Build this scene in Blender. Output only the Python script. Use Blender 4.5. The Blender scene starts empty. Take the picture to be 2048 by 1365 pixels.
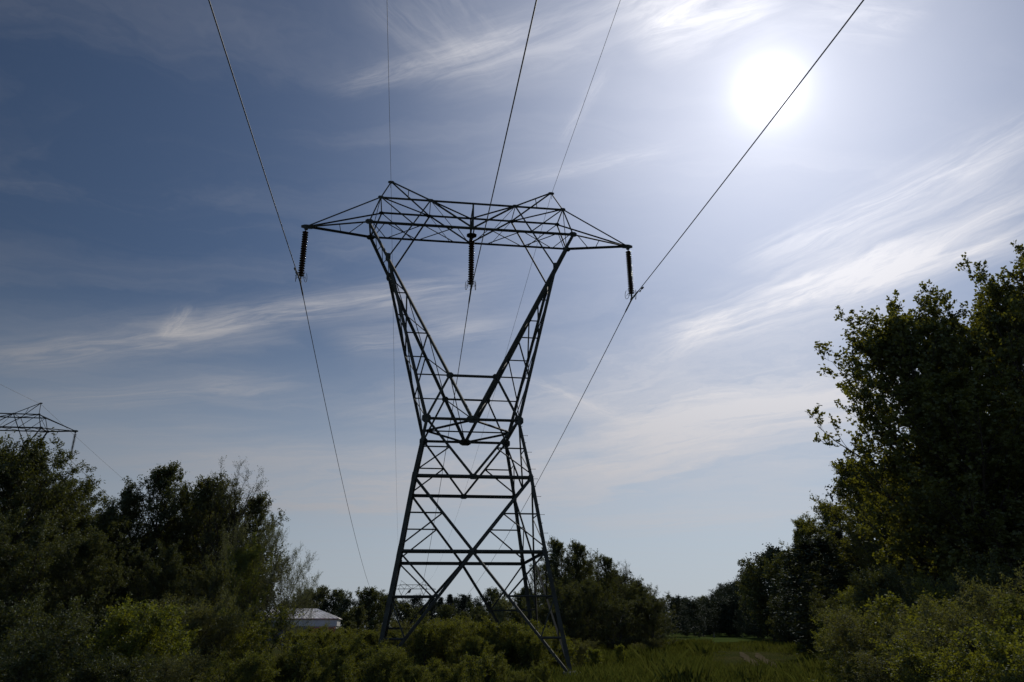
import bpy, math, random
import numpy as np
from mathutils import Vector, Matrix

scene = bpy.context.scene
COL = scene.collection

# ---------------------------------------------------------------- camera
FPX = 1489.46
CAM = np.array((-2.9937, -36.6081, 1.8436))
RT = np.array((0.9903266, -0.13857239, -0.00713508))
UP = np.array((-0.04341719, -0.35830606, 0.93259408))
FW = np.array((0.13178833, 0.92326294, 0.36085645))
cam_data = bpy.data.cameras.new("camera")
cam_data.sensor_width = 36.0
cam_data.lens = FPX / 2048 * 36.0
cam_data.clip_start = 0.1
cam_data.clip_end = 8000
cam = bpy.data.objects.new("camera", cam_data)
COL.objects.link(cam)
cam.matrix_world = Matrix(((RT[0], UP[0], -FW[0], CAM[0]), (RT[1], UP[1], -FW[1], CAM[1]),
                           (RT[2], UP[2], -FW[2], CAM[2]), (0, 0, 0, 1)))
scene.camera = cam

scene.cycles.use_denoising = True
scene.cycles.denoising_prefilter = 'ACCURATE'

# ---------------------------------------------------------------- sky, sun, exposure
scene.view_settings.view_transform = 'Standard'
scene.view_settings.look = 'None'
scene.view_settings.exposure = 0.0
scene.view_settings.gamma = 1.0
SUN_DIR = Vector((0.41432413, 0.67913891, 0.60589261)).normalized()
SUN_EL = math.asin(SUN_DIR.z)
SUN_AZ = math.atan2(SUN_DIR.x, SUN_DIR.y)
sun_data = bpy.data.lights.new("sun", 'SUN')
sun_data.energy = 3.0
sun_data.angle = math.radians(0.5)
sun_data.color = (1.0, 0.95, 0.86)
sun = bpy.data.objects.new("sun", sun_data)
COL.objects.link(sun)
sun.rotation_euler = (-SUN_DIR).to_track_quat('-Z', 'Y').to_euler()
sun.location = (40, 60, 90)


class NT:
    """small helper that chains math nodes"""
    def __init__(self, tree):
        self.t = tree

    def m(self, op, a, b=None, c=None, clamp=False):
        n = self.t.nodes.new('ShaderNodeMath')
        n.operation = op
        n.use_clamp = clamp
        for i, v in enumerate((a, b, c)):
            if v is None:
                continue
            if isinstance(v, (int, float)):
                n.inputs[i].default_value = v
            else:
                self.t.links.new(v, n.inputs[i])
        return n.outputs[0]

    def vm(self, op, a, b=None, out=0):
        n = self.t.nodes.new('ShaderNodeVectorMath')
        n.operation = op
        for i, v in enumerate((a, b)):
            if v is None:
                continue
            if isinstance(v, tuple):
                n.inputs[i].default_value = v
            elif isinstance(v, (int, float)):
                n.inputs[i].default_value = (v, v, v)
            else:
                self.t.links.new(v, n.inputs[i])
        return n.outputs[out]

    def comb(self, x, y, z):
        n = self.t.nodes.new('ShaderNodeCombineXYZ')
        for i, v in enumerate((x, y, z)):
            if isinstance(v, (int, float)):
                n.inputs[i].default_value = v
            else:
                self.t.links.new(v, n.inputs[i])
        return n.outputs[0]

    def sep(self, v):
        n = self.t.nodes.new('ShaderNodeSeparateXYZ')
        self.t.links.new(v, n.inputs[0])
        return n.outputs

    def noise(self, v, scale, detail=4, rough=0.55, dist=0.0, color=False):
        n = self.t.nodes.new('ShaderNodeTexNoise')
        n.inputs['Scale'].default_value = scale
        n.inputs['Detail'].default_value = detail
        n.inputs['Roughness'].default_value = rough
        n.inputs['Distortion'].default_value = dist
        if v is not None:
            self.t.links.new(v, n.inputs['Vector'])
        return n.outputs['Color' if color else 'Fac']

    def maprange(self, v, a, b, c=0.0, d=1.0, smooth=True):
        n = self.t.nodes.new('ShaderNodeMapRange')
        n.interpolation_type = 'SMOOTHSTEP' if smooth else 'LINEAR'
        self.t.links.new(v, n.inputs['Value'])
        n.inputs['From Min'].default_value = a
        n.inputs['From Max'].default_value = b
        n.inputs['To Min'].default_value = c
        n.inputs['To Max'].default_value = d
        return n.outputs['Result']

    def mix(self, f, a, b, mode='MIX'):
        n = self.t.nodes.new('ShaderNodeMix')
        n.data_type = 'RGBA'
        n.blend_type = mode
        n.clamp_factor = False
        ins = [s for s in n.inputs if s.type == 'RGBA']
        if isinstance(f, (int, float)):
            n.inputs[0].default_value = f
        else:
            self.t.links.new(f, n.inputs[0])
        for s, v in zip(ins, (a, b)):
            if isinstance(v, tuple):
                s.default_value = (*v[:3], 1)
            else:
                self.t.links.new(v, s)
        return [s for s in n.outputs if s.type == 'RGBA'][0]


def px_ray(x, y):
    d = FW * FPX + RT * (x - 1024) + UP * (682.5 - y)
    return d / np.linalg.norm(d)


def sky_plane(x, y):
    d = px_ray(x, y)
    return np.array((d[0] / d[2], d[1] / d[2]))


def build_world():
    w = bpy.data.worlds.new("World")
    scene.world = w
    w.use_nodes = True
    w.cycles.sampling_method = 'MANUAL'
    w.cycles.sample_map_resolution = 512
    t = w.node_tree
    t.nodes.clear()
    n = NT(t)
    tc = t.nodes.new('ShaderNodeTexCoord')
    d = n.vm('NORMALIZE', tc.outputs['Generated'])
    dx, dy, dz = n.sep(d)
    sky = t.nodes.new('ShaderNodeTexSky')
    sky.sky_type = 'NISHITA'
    sky.sun_disc = False
    sky.sun_elevation = SUN_EL
    sky.sun_rotation = SUN_AZ
    sky.altitude = 100
    sky.air_density = 1.0
    sky.dust_density = 0.3
    sky.ozone_density = 2.5
    # angle from the sun, in degrees
    cs = n.vm('DOT_PRODUCT', d, tuple(SUN_DIR), out=1)
    ang = n.m('MULTIPLY', n.m('ARCCOSINE', n.m('MINIMUM', cs, 0.999999)), 57.29578)
    # the sky is darker away from the sun
    fall = n.maprange(ang, 8.0, 62.0, SKYP['near'], SKYP['far'], smooth=False)
    # and brightens again toward the open sky behind the camera
    fall = n.m('MULTIPLY', fall, n.maprange(ang, 72.0, 125.0, 1.0, SKYP['back']))
    base = n.mix(1.0, sky.outputs[0], n.comb(n.m('MULTIPLY', fall, 0.97), fall, n.m('MULTIPLY', fall, 1.07)), 'MULTIPLY')
    hi = n.maprange(dz, 0.0, 0.42, 1.0, 0.0)
    hf = n.maprange(ang, 30.0, 62.0, 1.0, SKYP['hfar'], smooth=False)
    base = n.mix(n.m('MULTIPLY', hi, SKYP['hmix']), base, n.mix(1.0, SKYP['hcol'], n.comb(hf, hf, hf), 'MULTIPLY'))
    # high cloud layer: a plane overhead, so that streaks run to the horizon as real ones do
    zz = n.m('MAXIMUM', dz, 0.03)
    p = n.comb(n.m('DIVIDE', dx, zz), n.m('DIVIDE', dy, zz), 0.0)
    warp = n.vm('SUBTRACT', n.noise(p, 1.7, 5, 0.6, color=True), 0.5)
    warp2 = n.vm('SUBTRACT', n.noise(p, 0.6, 3, 0.5, color=True), 0.5)
    total = None
    for (x0, y0, x1, y1, wpx, inten, wob, streak) in CLOUDS:
        a, b = sky_plane(x0, y0), sky_plane(x1, y1)
        mx, my = (x0 + x1) / 2, (y0 + y1) / 2
        L = np.linalg.norm(b - a)
        e = (b - a) / L
        q = np.array((-e[1], e[0]))
        # cloud half width measured on the layer
        nx, ny = -(y1 - y0), (x1 - x0)
        nl = math.hypot(nx, ny)
        c0 = sky_plane(mx, my)
        c1 = sky_plane(mx + nx / nl * wpx, my + ny / nl * wpx)
        wd = abs(float((c1 - c0) @ q)) + 1e-4
        pw = n.vm('ADD', p, n.vm('MULTIPLY', warp, (wd * wob,) * 3))
        pw = n.vm('ADD', pw, n.vm('MULTIPLY', warp2, (wd * wob * 1.4,) * 3))
        rel = n.vm('SUBTRACT', pw, (float(a[0]), float(a[1]), 0.0))
        u = n.m('DIVIDE', n.vm('DOT_PRODUCT', rel, (float(e[0]), float(e[1]), 0.0), out=1), float(L))
        v = n.m('DIVIDE', n.vm('DOT_PRODUCT', rel, (float(q[0]), float(q[1]), 0.0), out=1), float(wd))
        g = n.m('POWER', 2.718, n.m('MULTIPLY', n.m('MULTIPLY', v, v), -1.0))
        win = n.m('MULTIPLY', n.maprange(u, -0.25, 0.2), n.maprange(u, 0.8, 1.25, 1.0, 0.0))
        sv = n.comb(n.m('MULTIPLY', u, float(L / wd) * 0.17), v, float(x0) * 0.01)
        st = n.noise(sv, streak * 1.3, 9, 0.68, 0.9)
        st = n.maprange(st, 0.30, 0.74, 0.22, 1.2)
        mask = n.m('MULTIPLY', n.m('MULTIPLY', g, win), n.m('MULTIPLY', st, inten))
        total = mask if total is None else n.m('ADD', total, mask)
    # thin veil everywhere
    vv = n.vm('ADD', n.vm('MULTIPLY', p, (0.9, 2.6, 1.0)), n.vm('MULTIPLY', warp, (1.2, 1.2, 0)))
    veil = n.maprange(n.noise(vv, 0.75, 7, 0.6, 0.8), 0.42, 0.8, 0.0, 1.0)
    veil = n.m('MULTIPLY', veil, SKYP['veil'])
    total = n.m('ADD', total, veil)
    total = n.m('MULTIPLY', total, n.maprange(dz, 0.0, 0.10, 0.35, 1.0))
    total = n.m('MINIMUM', total, 1.0)
    clb = n.maprange(ang, 5.0, 60.0, SKYP['cnear'], SKYP['cfar'], smooth=False)
    cloudcol = n.mix(1.0, SKYP['ccol'], n.comb(clb, clb, clb), 'MULTIPLY')
    col = n.mix(total, base, cloudcol)
    # aureole of the sun seen through the thin ice cloud
    for A, s_, pw_, gc in SKYP['glow']:
        g = n.m('MULTIPLY', n.m('POWER', 2.718, n.m('MULTIPLY', n.m('POWER', n.m('DIVIDE', ang, s_), pw_), -1.0)), A)
        col = n.mix(1.0, col, n.mix(1.0, gc, n.comb(g, g, g), 'MULTIPLY'), 'ADD')
    bg = t.nodes.new('ShaderNodeBackground')
    t.links.new(col, bg.inputs['Color'])
    bg.inputs['Strength'].default_value = 0.1
    out = t.nodes.new('ShaderNodeOutputWorld')
    t.links.new(bg.outputs[0], out.inputs['Surface'])


# all radiances are in units of the background strength (0.1)
SKYP = dict(near=0.50, far=0.285, hmix=0.85, hcol=(5.0, 5.6, 6.35), hfar=0.62, veil=0.18, back=5.5,
            cnear=7.2, cfar=2.6, ccol=(1.0, 0.99, 1.04),
            glow=((26.0, 0.95, 1.0, (1.0, 0.98, 0.96)), (2.6, 5.0, 1.0, (1.0, 0.99, 1.0)), (3.9, 20.0, 2.2, (0.93, 0.95, 1.04))))
# x0, y0, x1, y1, half width, density, waviness, streak scale
CLOUDS = [
    (0, 722, 470, 655, 34, 0.60, 0.8, 1.2), (380, 655, 930, 572, 28, 0.55, 0.7, 1.2),
    (330, 672, 372, 618, 17, 0.36, 1.3, 1.2), (60, 810, 560, 765, 24, 0.40, 1.0, 1.2), (0, 880, 500, 850, 22, 0.18, 0.8, 1.2),
    (1370, 672, 1800, 520, 40, 0.85, 0.9, 1.3), (1600, 600, 2080, 380, 62, 0.75, 1.2, 1.3),
    (1560, 510, 2060, 268, 40, 0.60, 1.0, 1.3), (1740, 560, 2010, 480, 24, 0.5, 1.0, 1.2), (1330, 720, 1460, 620, 22, 0.35, 0.8, 1.2),
    (1080, 955, 1760, 800, 66, 0.80, 0.7, 1.2), (1200, 850, 1660, 800, 46, 0.45, 0.9, 1.2),
    (740, 10, 900, 120, 40, 0.16, 2.2, 1.2), (850, -40, 1000, 130, 60, 0.18, 2.2, 1.2),
    (700, 170, 1060, 60, 22, 0.28, 0.8, 1.3), (860, 150, 1300, 20, 60, 0.32, 1.4, 1.3),
    (1130, 275, 1205, 150, 12, 0.2, 1.2, 1.6), (1040, 360, 1330, 300, 16, 0.2, 1.2, 1.6),
    (1280, 70, 1520, -30, 70, 0.9, 1.3, 1.2), (1600, 20, 1800, 60, 50, 0.3, 1.3, 1.2),
    (1065, 760, 1230, 835, 9, 0.30, 1.0, 1.3), (700, 690, 1000, 650, 34, 0.35, 1.2, 1.4),
    (540, 1015, 1040, 955, 60, 0.75, 1.0, 1.2), (250, 930, 760, 880, 34, 0.28, 1.0, 1.2),
    (1180, 1060, 1600, 1025, 22, 0.5, 1.0, 1.2), (1040, 850, 1640, 720, 90, 0.45, 1.4, 1.1), (1100, 1010, 1650, 930, 60, 0.4, 1.2, 1.1), (700, 830, 1000, 760, 40, 0.3, 1.2, 1.3),
]
build_world()


# ---------------------------------------------------------------- helpers
def tag(o, label=None, cat=None, group=None, kind=None):
    if label: o['label'] = label
    if cat: o['category'] = cat
    if group: o['group'] = group
    if kind: o['kind'] = kind
    return o


def link(o, parent=None):
    COL.objects.link(o)
    if parent is not None:
        o.parent = parent
    return o


def empty(name, loc, rz=0.0, label=None, cat=None, group=None):
    o = bpy.data.objects.new(name, None)
    o.empty_display_size = 0.3
    COL.objects.link(o)
    o.location = loc
    o.rotation_euler = (0, 0, rz)
    return tag(o, label, cat, group)


def copy_tree(o, parent=None):
    c = o.copy()
    COL.objects.link(c)
    if parent is not None:
        c.parent = parent
    for ch in [x for x in KIDS.get(o.name, [])]:
        k = copy_tree(ch, c)
    return c


KIDS = {}


class MB:
    def __init__(self):
        self.v, self.f = [], []

    def add(self, vs, fs):
        b = len(self.v)
        self.v.extend([tuple(float(c) for c in q) for q in vs])
        self.f.extend([tuple(b + i for i in f) for f in fs])
        return self

    def box(self, c, s, rot=None):
        c = Vector(c)
        vs = []
        for dz in (-.5, .5):
            for dx, dy in ((-.5, -.5), (.5, -.5), (.5, .5), (-.5, .5)):
                q = Vector((dx * s[0], dy * s[1], dz * s[2]))
                if rot: q = rot @ q
                vs.append(c + q)
        return self.add(vs, [(0, 3, 2, 1), (4, 5, 6, 7), (0, 1, 5, 4), (1, 2, 6, 5), (2, 3, 7, 6), (3, 0, 4, 7)])

    def tube(self, pts, rad, n=8, cap=True):
        pts = [Vector(q) for q in pts]
        if not isinstance(rad, (list, tuple)): rad = [rad] * len(pts)
        base = len(self.v)
        ref = None
        for i, q in enumerate(pts):
            t = (pts[min(i + 1, len(pts) - 1)] - pts[max(i - 1, 0)]).normalized()
            if ref is None:
                ref = t.orthogonal().normalized()
            else:
                ref = (ref - t * ref.dot(t)).normalized()
            b = t.cross(ref)
            for k in range(n):
                a = 2 * math.pi * k / n
                self.v.append(tuple(q + (ref * math.cos(a) + b * math.sin(a)) * rad[i]))
        for i in range(len(pts) - 1):
            for k in range(n):
                k2 = (k + 1) % n
                self.f.append((base + i * n + k, base + i * n + k2, base + (i + 1) * n + k2, base + (i + 1) * n + k))
        if cap:
            self.f.append(tuple(base + k for k in reversed(range(n))))
            self.f.append(tuple(base + (len(pts) - 1) * n + k for k in range(n)))
        return self

    def lathe(self, prof, c=(0, 0, 0), n=16):
        base = len(self.v)
        for r, z in prof:
            for k in range(n):
                a = 2 * math.pi * k / n
                self.v.append((c[0] + r * math.cos(a), c[1] + r * math.sin(a), c[2] + z))
        for i in range(len(prof) - 1):
            for k in range(n):
                k2 = (k + 1) % n
                self.f.append((base + i * n + k, base + i * n + k2, base + (i + 1) * n + k2, base + (i + 1) * n + k))
        self.f.append(tuple(base + k for k in reversed(range(n))))
        self.f.append(tuple(base + (len(prof) - 1) * n + k for k in range(n)))
        return self

    def angle(self, a, b, w, inward=(0, 0, 0), ext=0.0):
        """steel angle section from a to b, its corner facing away from the tower's axis"""
        a, b = Vector(a), Vector(b)
        w *= 1.0
        d = (b - a).normalized()
        a, b = a - d * ext, b + d * ext
        mid = (a + b) / 2
        ref = Vector((inward[0] - mid.x, inward[1] - mid.y, 0))
        if ref.length < 0.05: ref = Vector((0.3, 1, 0.2))
        ref = ref - d * ref.dot(d)
        if ref.length < 1e-3: ref = d.orthogonal()
        ref.normalize()
        s = d.cross(ref)
        p, q = (ref + s) / math.sqrt(2), (ref - s) / math.sqrt(2)
        th = max(w * 0.11, 0.008)
        o = -(p + q) * w * 0.28
        prof = [(0, 0), (w, 0), (w, th), (th, th), (th, w), (0, w)]
        vs = [e + o + p * x + q * y for e in (a, b) for x, y in prof]
        fs = [(i, (i + 1) % 6, 6 + (i + 1) % 6, 6 + i) for i in range(6)]
        fs += [(3, 2, 1, 0), (5, 4, 3, 0), (6, 7, 8, 9), (6, 9, 10, 11)]
        return self.add(vs, fs)

    def plate(self, c, ux, uz, w, h, th=0.02):
        """gusset plate with clipped corners"""
        c, ux, uz = Vector(c), Vector(ux).normalized(), Vector(uz).normalized()
        nn = ux.cross(uz)
        prof = [(-.5, -.25), (-.25, -.5), (.25, -.5), (.5, -.25), (.5, .25), (.25, .5), (-.25, .5), (-.5, .25)]
        vs = [c + ux * x * w + uz * y * h + nn * s * th for s in (-.5, .5) for x, y in prof]
        fs = [tuple(reversed(range(8))), tuple(range(8, 16))] + [(i, (i + 1) % 8, 8 + (i + 1) % 8, 8 + i) for i in range(8)]
        return self.add(vs, fs)

    def build(self, name, mat, parent=None, smooth=False):
        me = bpy.data.meshes.new(name)
        me.from_pydata(self.v, [], self.f)
        me.materials.append(mat)
        if smooth:
            me.polygons.foreach_set('use_smooth', [True] * len(me.polygons))
        me.update()
        o = bpy.data.objects.new(name, me)
        link(o, parent)
        if parent is not None:
            KIDS.setdefault(parent.name, []).append(o)
        return o


def np_mesh(name, verts, quads, mat, tris=None):
    me = bpy.data.meshes.new(name)
    nv = len(verts)
    me.vertices.add(nv)
    me.vertices.foreach_set('co', np.asarray(verts, np.float32).ravel())
    loops = quads.ravel()
    nq = len(quads)
    k = quads.shape[1]
    me.loops.add(len(loops))
    me.loops.foreach_set('vertex_index', loops.astype(np.int32))
    me.polygons.add(nq)
    me.polygons.foreach_set('loop_start', np.arange(0, nq * k, k, dtype=np.int32))
    me.polygons.foreach_set('loop_total', np.full(nq, k, np.int32))
    me.materials.append(mat)
    me.update(calc_edges=True)
    return me


# ---------------------------------------------------------------- materials
def new_mat(name):
    m = bpy.data.materials.new(name)
    m.use_nodes = True
    t = m.node_tree
    t.nodes.clear()
    out = t.nodes.new('ShaderNodeOutputMaterial')
    return m, t, NT(t), out


def principled(name, colA, colB=None, rough=0.6, metal=0.0, scale=6.0, bump=0.0, coat=0.0, spec=0.5):
    m, t, n, out = new_mat(name)
    b = t.nodes.new('ShaderNodeBsdfPrincipled')
    tc = t.nodes.new('ShaderNodeTexCoord')
    f = n.noise(tc.outputs['Object'], scale, 5, 0.6)
    f = n.maprange(f, 0.3, 0.7)
    c = n.mix(f, colA, colB if colB else tuple(x * 0.75 for x in colA))
    t.links.new(c, b.inputs['Base Color'])
    b.inputs['Roughness'].default_value = rough
    b.inputs['Metallic'].default_value = metal
    b.inputs['Coat Weight'].default_value = coat
    b.inputs['Specular IOR Level'].default_value = spec
    if bump:
        bp = t.nodes.new('ShaderNodeBump')
        bp.inputs['Strength'].default_value = bump
        t.links.new(n.noise(tc.outputs['Object'], scale * 5, 4, 0.6), bp.inputs['Height'])
        t.links.new(bp.outputs[0], b.inputs['Normal'])
    t.links.new(b.outputs[0], out.inputs['Surface'])
    return m


def leaf_mat(name, ca, cb, trans=0.35, tcol=None, gloss=0.03, rough=0.6):
    m, t, n, out = new_mat(name)
    geo = t.nodes.new('ShaderNodeNewGeometry')
    oi = t.nodes.new('ShaderNodeObjectInfo')
    tc = t.nodes.new('ShaderNodeTexCoord')
    r = geo.outputs['Random Per Island']
    cl = n.maprange(n.noise(tc.outputs['Object'], 0.9, 3, 0.6), 0.3, 0.7)
    f = n.m('ADD', n.m('MULTIPLY', r, 0.55), n.m('ADD', n.m('MULTIPLY', cl, 0.25), n.m('MULTIPLY', oi.outputs['Random'], 0.2)))
    c = n.mix(f, ca, cb)
    d = t.nodes.new('ShaderNodeBsdfDiffuse')
    t.links.new(c, d.inputs['Color'])
    tr = t.nodes.new('ShaderNodeBsdfTranslucent')
    tm = tcol or (1.55, 1.38, 0.42)
    c2 = n.mix(1.0, c, tm, 'MULTIPLY')
    t.links.new(c2, tr.inputs['Color'])
    m1 = t.nodes.new('ShaderNodeMixShader')
    m1.inputs[0].default_value = trans
    t.links.new(d.outputs[0], m1.inputs[1])
    t.links.new(tr.outputs[0], m1.inputs[2])
    g = t.nodes.new('ShaderNodeBsdfGlossy')
    g.inputs['Roughness'].default_value = rough
    g.inputs['Color'].default_value = (0.8, 0.85, 0.9, 1)
    m2 = t.nodes.new('ShaderNodeMixShader')
    m2.inputs[0].default_value = gloss
    t.links.new(m1.outputs[0], m2.inputs[1])
    t.links.new(g.outputs[0], m2.inputs[2])
    t.links.new(m2.outputs[0], out.inputs['Surface'])
    return m


STEEL = principled('weathered_steel', (0.046, 0.046, 0.037), (0.025, 0.024, 0.019), rough=0.8, metal=0.0, scale=3.0, bump=0.1, spec=0.25)
WIRE = principled('stranded_wire', (0.10, 0.10, 0.10), (0.06, 0.06, 0.06), rough=0.6, metal=0.5, scale=1.0)
GLAZE = principled('brown_glaze', (0.045, 0.016, 0.010), (0.030, 0.012, 0.009), rough=0.22, scale=9.0)
CONCRETE = principled('concrete', (0.30, 0.29, 0.27), (0.20, 0.19, 0.18), rough=0.9, scale=5.0, bump=0.4)
BARK = principled('bark', (0.060, 0.050, 0.040), (0.028, 0.023, 0.018), rough=0.95, scale=7.0, bump=0.5, spec=0.1)
BARKP = principled('grey_bark', (0.10, 0.09, 0.08), (0.045, 0.040, 0.034), rough=0.95, scale=7.0, bump=0.5, spec=0.1)
L_MAPLE = leaf_mat('maple_leaf', (0.062, 0.076, 0.017), (0.12, 0.125, 0.030), 0.48)
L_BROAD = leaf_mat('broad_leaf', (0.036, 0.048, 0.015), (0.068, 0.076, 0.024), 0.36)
L_ALDER = leaf_mat('alder_leaf', (0.042, 0.055, 0.017), (0.080, 0.086, 0.026), 0.38)
L_WILLOW = leaf_mat('willow_leaf', (0.10, 0.112, 0.050), (0.16, 0.165, 0.080), 0.38, tcol=(1.25, 1.2, 0.55), gloss=0.03)
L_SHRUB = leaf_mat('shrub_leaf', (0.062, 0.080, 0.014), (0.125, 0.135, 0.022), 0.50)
L_SHRUBG = leaf_mat('shrub_leaf_pale', (0.065, 0.076, 0.030), (0.12, 0.125, 0.048), 0.40, gloss=0.03)
L_SHRUBY = leaf_mat('shrub_leaf_yellow', (0.070, 0.090, 0.014), (0.13, 0.14, 0.022), 0.50)
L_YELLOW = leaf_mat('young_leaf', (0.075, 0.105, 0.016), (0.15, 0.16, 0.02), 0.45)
L_SPRUCE = leaf_mat('spruce_needle', (0.014, 0.022, 0.012), (0.026, 0.036, 0.018), 0.10, gloss=0.03)
GRASSM = leaf_mat('grass_blade', (0.045, 0.064, 0.015), (0.105, 0.110, 0.034), 0.32, tcol=(1.2, 1.1, 0.5), gloss=0.0)
WHITEROOF = principled('pale_metal_roof', (0.90, 0.83, 0.77), (0.55, 0.48, 0.42), rough=0.45, scale=0.5)
WALLM = principled('pale_sheet_wall', (0.42, 0.41, 0.40), (0.34, 0.33, 0.32), rough=0.7, scale=0.8)
BLUEM = principled('dark_blue_paint', (0.03, 0.045, 0.11), (0.02, 0.03, 0.08), rough=0.6)
REDM = principled('red_paint', (0.30, 0.04, 0.03), (0.20, 0.03, 0.025), rough=0.6)
PINKM = principled('pale_red_frame', (0.45, 0.25, 0.24), (0.4, 0.22, 0.2), rough=0.6)
GLASSM = principled('dark_window_glass', (0.02, 0.025, 0.03), (0.015, 0.02, 0.025), rough=0.08)
GREYCAR = principled('grey_car_paint', (0.32, 0.33, 0.34), (0.28, 0.29, 0.30), rough=0.3, coat=0.6)
REDCAR = principled('dark_red_car_paint', (0.10, 0.012, 0.012), (0.08, 0.01, 0.01), rough=0.3, coat=0.6)
RUBBER = principled('rubber', (0.02, 0.02, 0.02), rough=0.85)
WOODM = principled('weathered_wood', (0.12, 0.10, 0.08), (0.07, 0.06, 0.05), rough=0.9, scale=4)
FEATHER = principled('dark_feathers', (0.02, 0.02, 0.022), (0.035, 0.034, 0.033), rough=0.6, scale=20)
FEATHERL = principled('pale_feathers', (0.35, 0.34, 0.32), (0.28, 0.27, 0.26), rough=0.7, scale=20)


# ---------------------------------------------------------------- ground
def ground_z(x, y):
    x = np.asarray(x, float); y = np.asarray(y, float)
    z = 0.10 * np.sin(x * 0.11 + 1.3) * np.sin(y * 0.09 + 0.4) + 0.05 * np.sin(x * 0.37 + y * 0.23)
    near = np.exp(-((x - 4) ** 2 + (y + 4) ** 2) / 18.0) + np.exp(-((x + 4) ** 2 + (y + 4) ** 2) / 18.0)
    z = z * (1 - np.clip(near, 0, 1))
    z = z - 1.15 * np.exp(-((x - 5.0) ** 2 + (y - 5.4) ** 2) / 14.0)
    z = z + 0.55 * np.exp(-((x + 5.0) ** 2 + (y - 4.6) ** 2) / 14.0)
    return z


def axis_steps(lo, hi, c0, c1, fine):
    a = list(np.arange(c0, c1 + fine, fine))
    s = fine
    while a[-1] < hi:
        s *= 1.16
        a.append(a[-1] + s)
    s = fine
    b = []
    q = a[0]
    while q > lo:
        s *= 1.16
        q -= s
        b.append(q)
    return np.array(b[::-1] + a)


def make_ground():
    xs = axis_steps(-3000, 3000, -45, 70, 1.2)
    ys = axis_steps(-600, 5000, -45, 90, 1.2)
    X, Y = np.meshgrid(xs, ys)
    Z = ground_z(X, Y)
    v = np.stack([X, Y, Z], -1).reshape(-1, 3)
    nx = len(xs)
    i, j = np.meshgrid(np.arange(len(ys) - 1), np.arange(nx - 1), indexing='ij')
    a = (i * nx + j).ravel()
    q = np.stack([a, a + 1, a + nx + 1, a + nx], -1)
    m, t, n, out = new_mat('rough_meadow')
    b = t.nodes.new('ShaderNodeBsdfPrincipled')
    tc = t.nodes.new('ShaderNodeTexCoord')
    o = tc.outputs['Object']
    f1 = n.maprange(n.noise(o, 0.12, 5, 0.6), 0.35, 0.65)
    f2 = n.maprange(n.noise(o, 1.3, 6, 0.7), 0.3, 0.7)
    c = n.mix(f1, (0.036, 0.044, 0.014), (0.062, 0.056, 0.024))
    c = n.mix(n.m('MULTIPLY', f2, 0.6), c, (0.030, 0.034, 0.012))
    t.links.new(c, b.inputs['Base Color'])
    b.inputs['Roughness'].default_value = 0.95
    b.inputs['Specular IOR Level'].default_value = 0.0
    bp = t.nodes.new('ShaderNodeBump')
    bp.inputs['Strength'].default_value = 0.8
    bp.inputs['Distance'].default_value = 0.3
    t.links.new(n.noise(o, 2.2, 8, 0.7), bp.inputs['Height'])
    t.links.new(bp.outputs[0], b.inputs['Normal'])
    t.links.new(b.outputs[0], out.inputs['Surface'])
    ob = bpy.data.objects.new('ground', np_mesh('ground', v, q, m))
    link(ob)
    tag(ob, kind='structure')


make_ground()


def at(px, dist):
    """ground point in the photograph's column px, dist metres away"""
    d = px_ray(px, 1260)
    h = math.hypot(d[0], d[1])
    x, y = CAM[0] + d[0] / h * dist, CAM[1] + d[1] / h * dist
    return x, y


def gz(x, y):
    return float(ground_z(x, y))


def height_at(px, py, dist):
    d = px_ray(px, py)
    return CAM[2] + d[2] / math.hypot(d[0], d[1]) * dist


def sheet(name, outline, lift, mat, kind='structure', nseg=None):
    """a strip lying just above the ground: outline = list of (left, right) point pairs"""
    v, f = [], []
    for (a, b) in outline:
        for k in range(3):
            t_ = k / 2
            x, y = a[0] * (1 - t_) + b[0] * t_, a[1] * (1 - t_) + b[1] * t_
            v.append((x, y, gz(x, y) + lift))
    for i in range(len(outline) - 1):
        for k in range(2):
            a = i * 3 + k
            f.append((a, a + 1, a + 4, a + 3))
    me = bpy.data.meshes.new(name)
    me.from_pydata(v, [], f)
    me.materials.append(mat)
    o = link(bpy.data.objects.new(name, me))
    tag(o, kind=kind)
    return o


FIELDM = principled('crop_field', (0.048, 0.066, 0.018), (0.036, 0.052, 0.015), rough=1.0, scale=0.15, spec=0.0)
TRACKM = principled('dry_track', (0.085, 0.070, 0.050), (0.045, 0.042, 0.020), rough=1.0, scale=2.2, spec=0.0)
# far crop field seen through the gap
sheet('field', [(at(1225, d), at(1725, d)) for d in np.linspace(105, 330, 24)], 0.06, FIELDM)


def rut(pts, w):
    o = []
    P_ = [np.array(at(p, d)) for p, d in pts]
    Q = []
    for i in range(len(P_) - 1):
        for k in range(6):
            Q.append(P_[i] + (P_[i + 1] - P_[i]) * k / 6)
    Q.append(P_[-1])
    rr = random.Random(3)
    for i, q in enumerate(Q):
        d = Q[min(i + 1, len(Q) - 1)] - Q[max(i - 1, 0)]
        d /= np.linalg.norm(d)
        nn = np.array((-d[1], d[0])) * w * rr.uniform(0.35, 0.6) * min(1, 0.3 + i / 4, 0.3 + (len(Q) - 1 - i) / 4)
        o.append((tuple(q + nn), tuple(q - nn)))
    return o


RUTS = [([(1476, 66), (1489, 55), (1492, 49), (1506, 42.5)], 0.55), ([(1508, 64), (1518, 54), (1527, 46), (1542, 41)], 0.6),
        ([(1404, 230), (1408, 150), (1420, 110), (1418, 95)], 1.0)]
for k, (p_, w_) in enumerate(RUTS):
    sheet('track', rut(p_, w_), 0.035, TRACKM)

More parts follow.
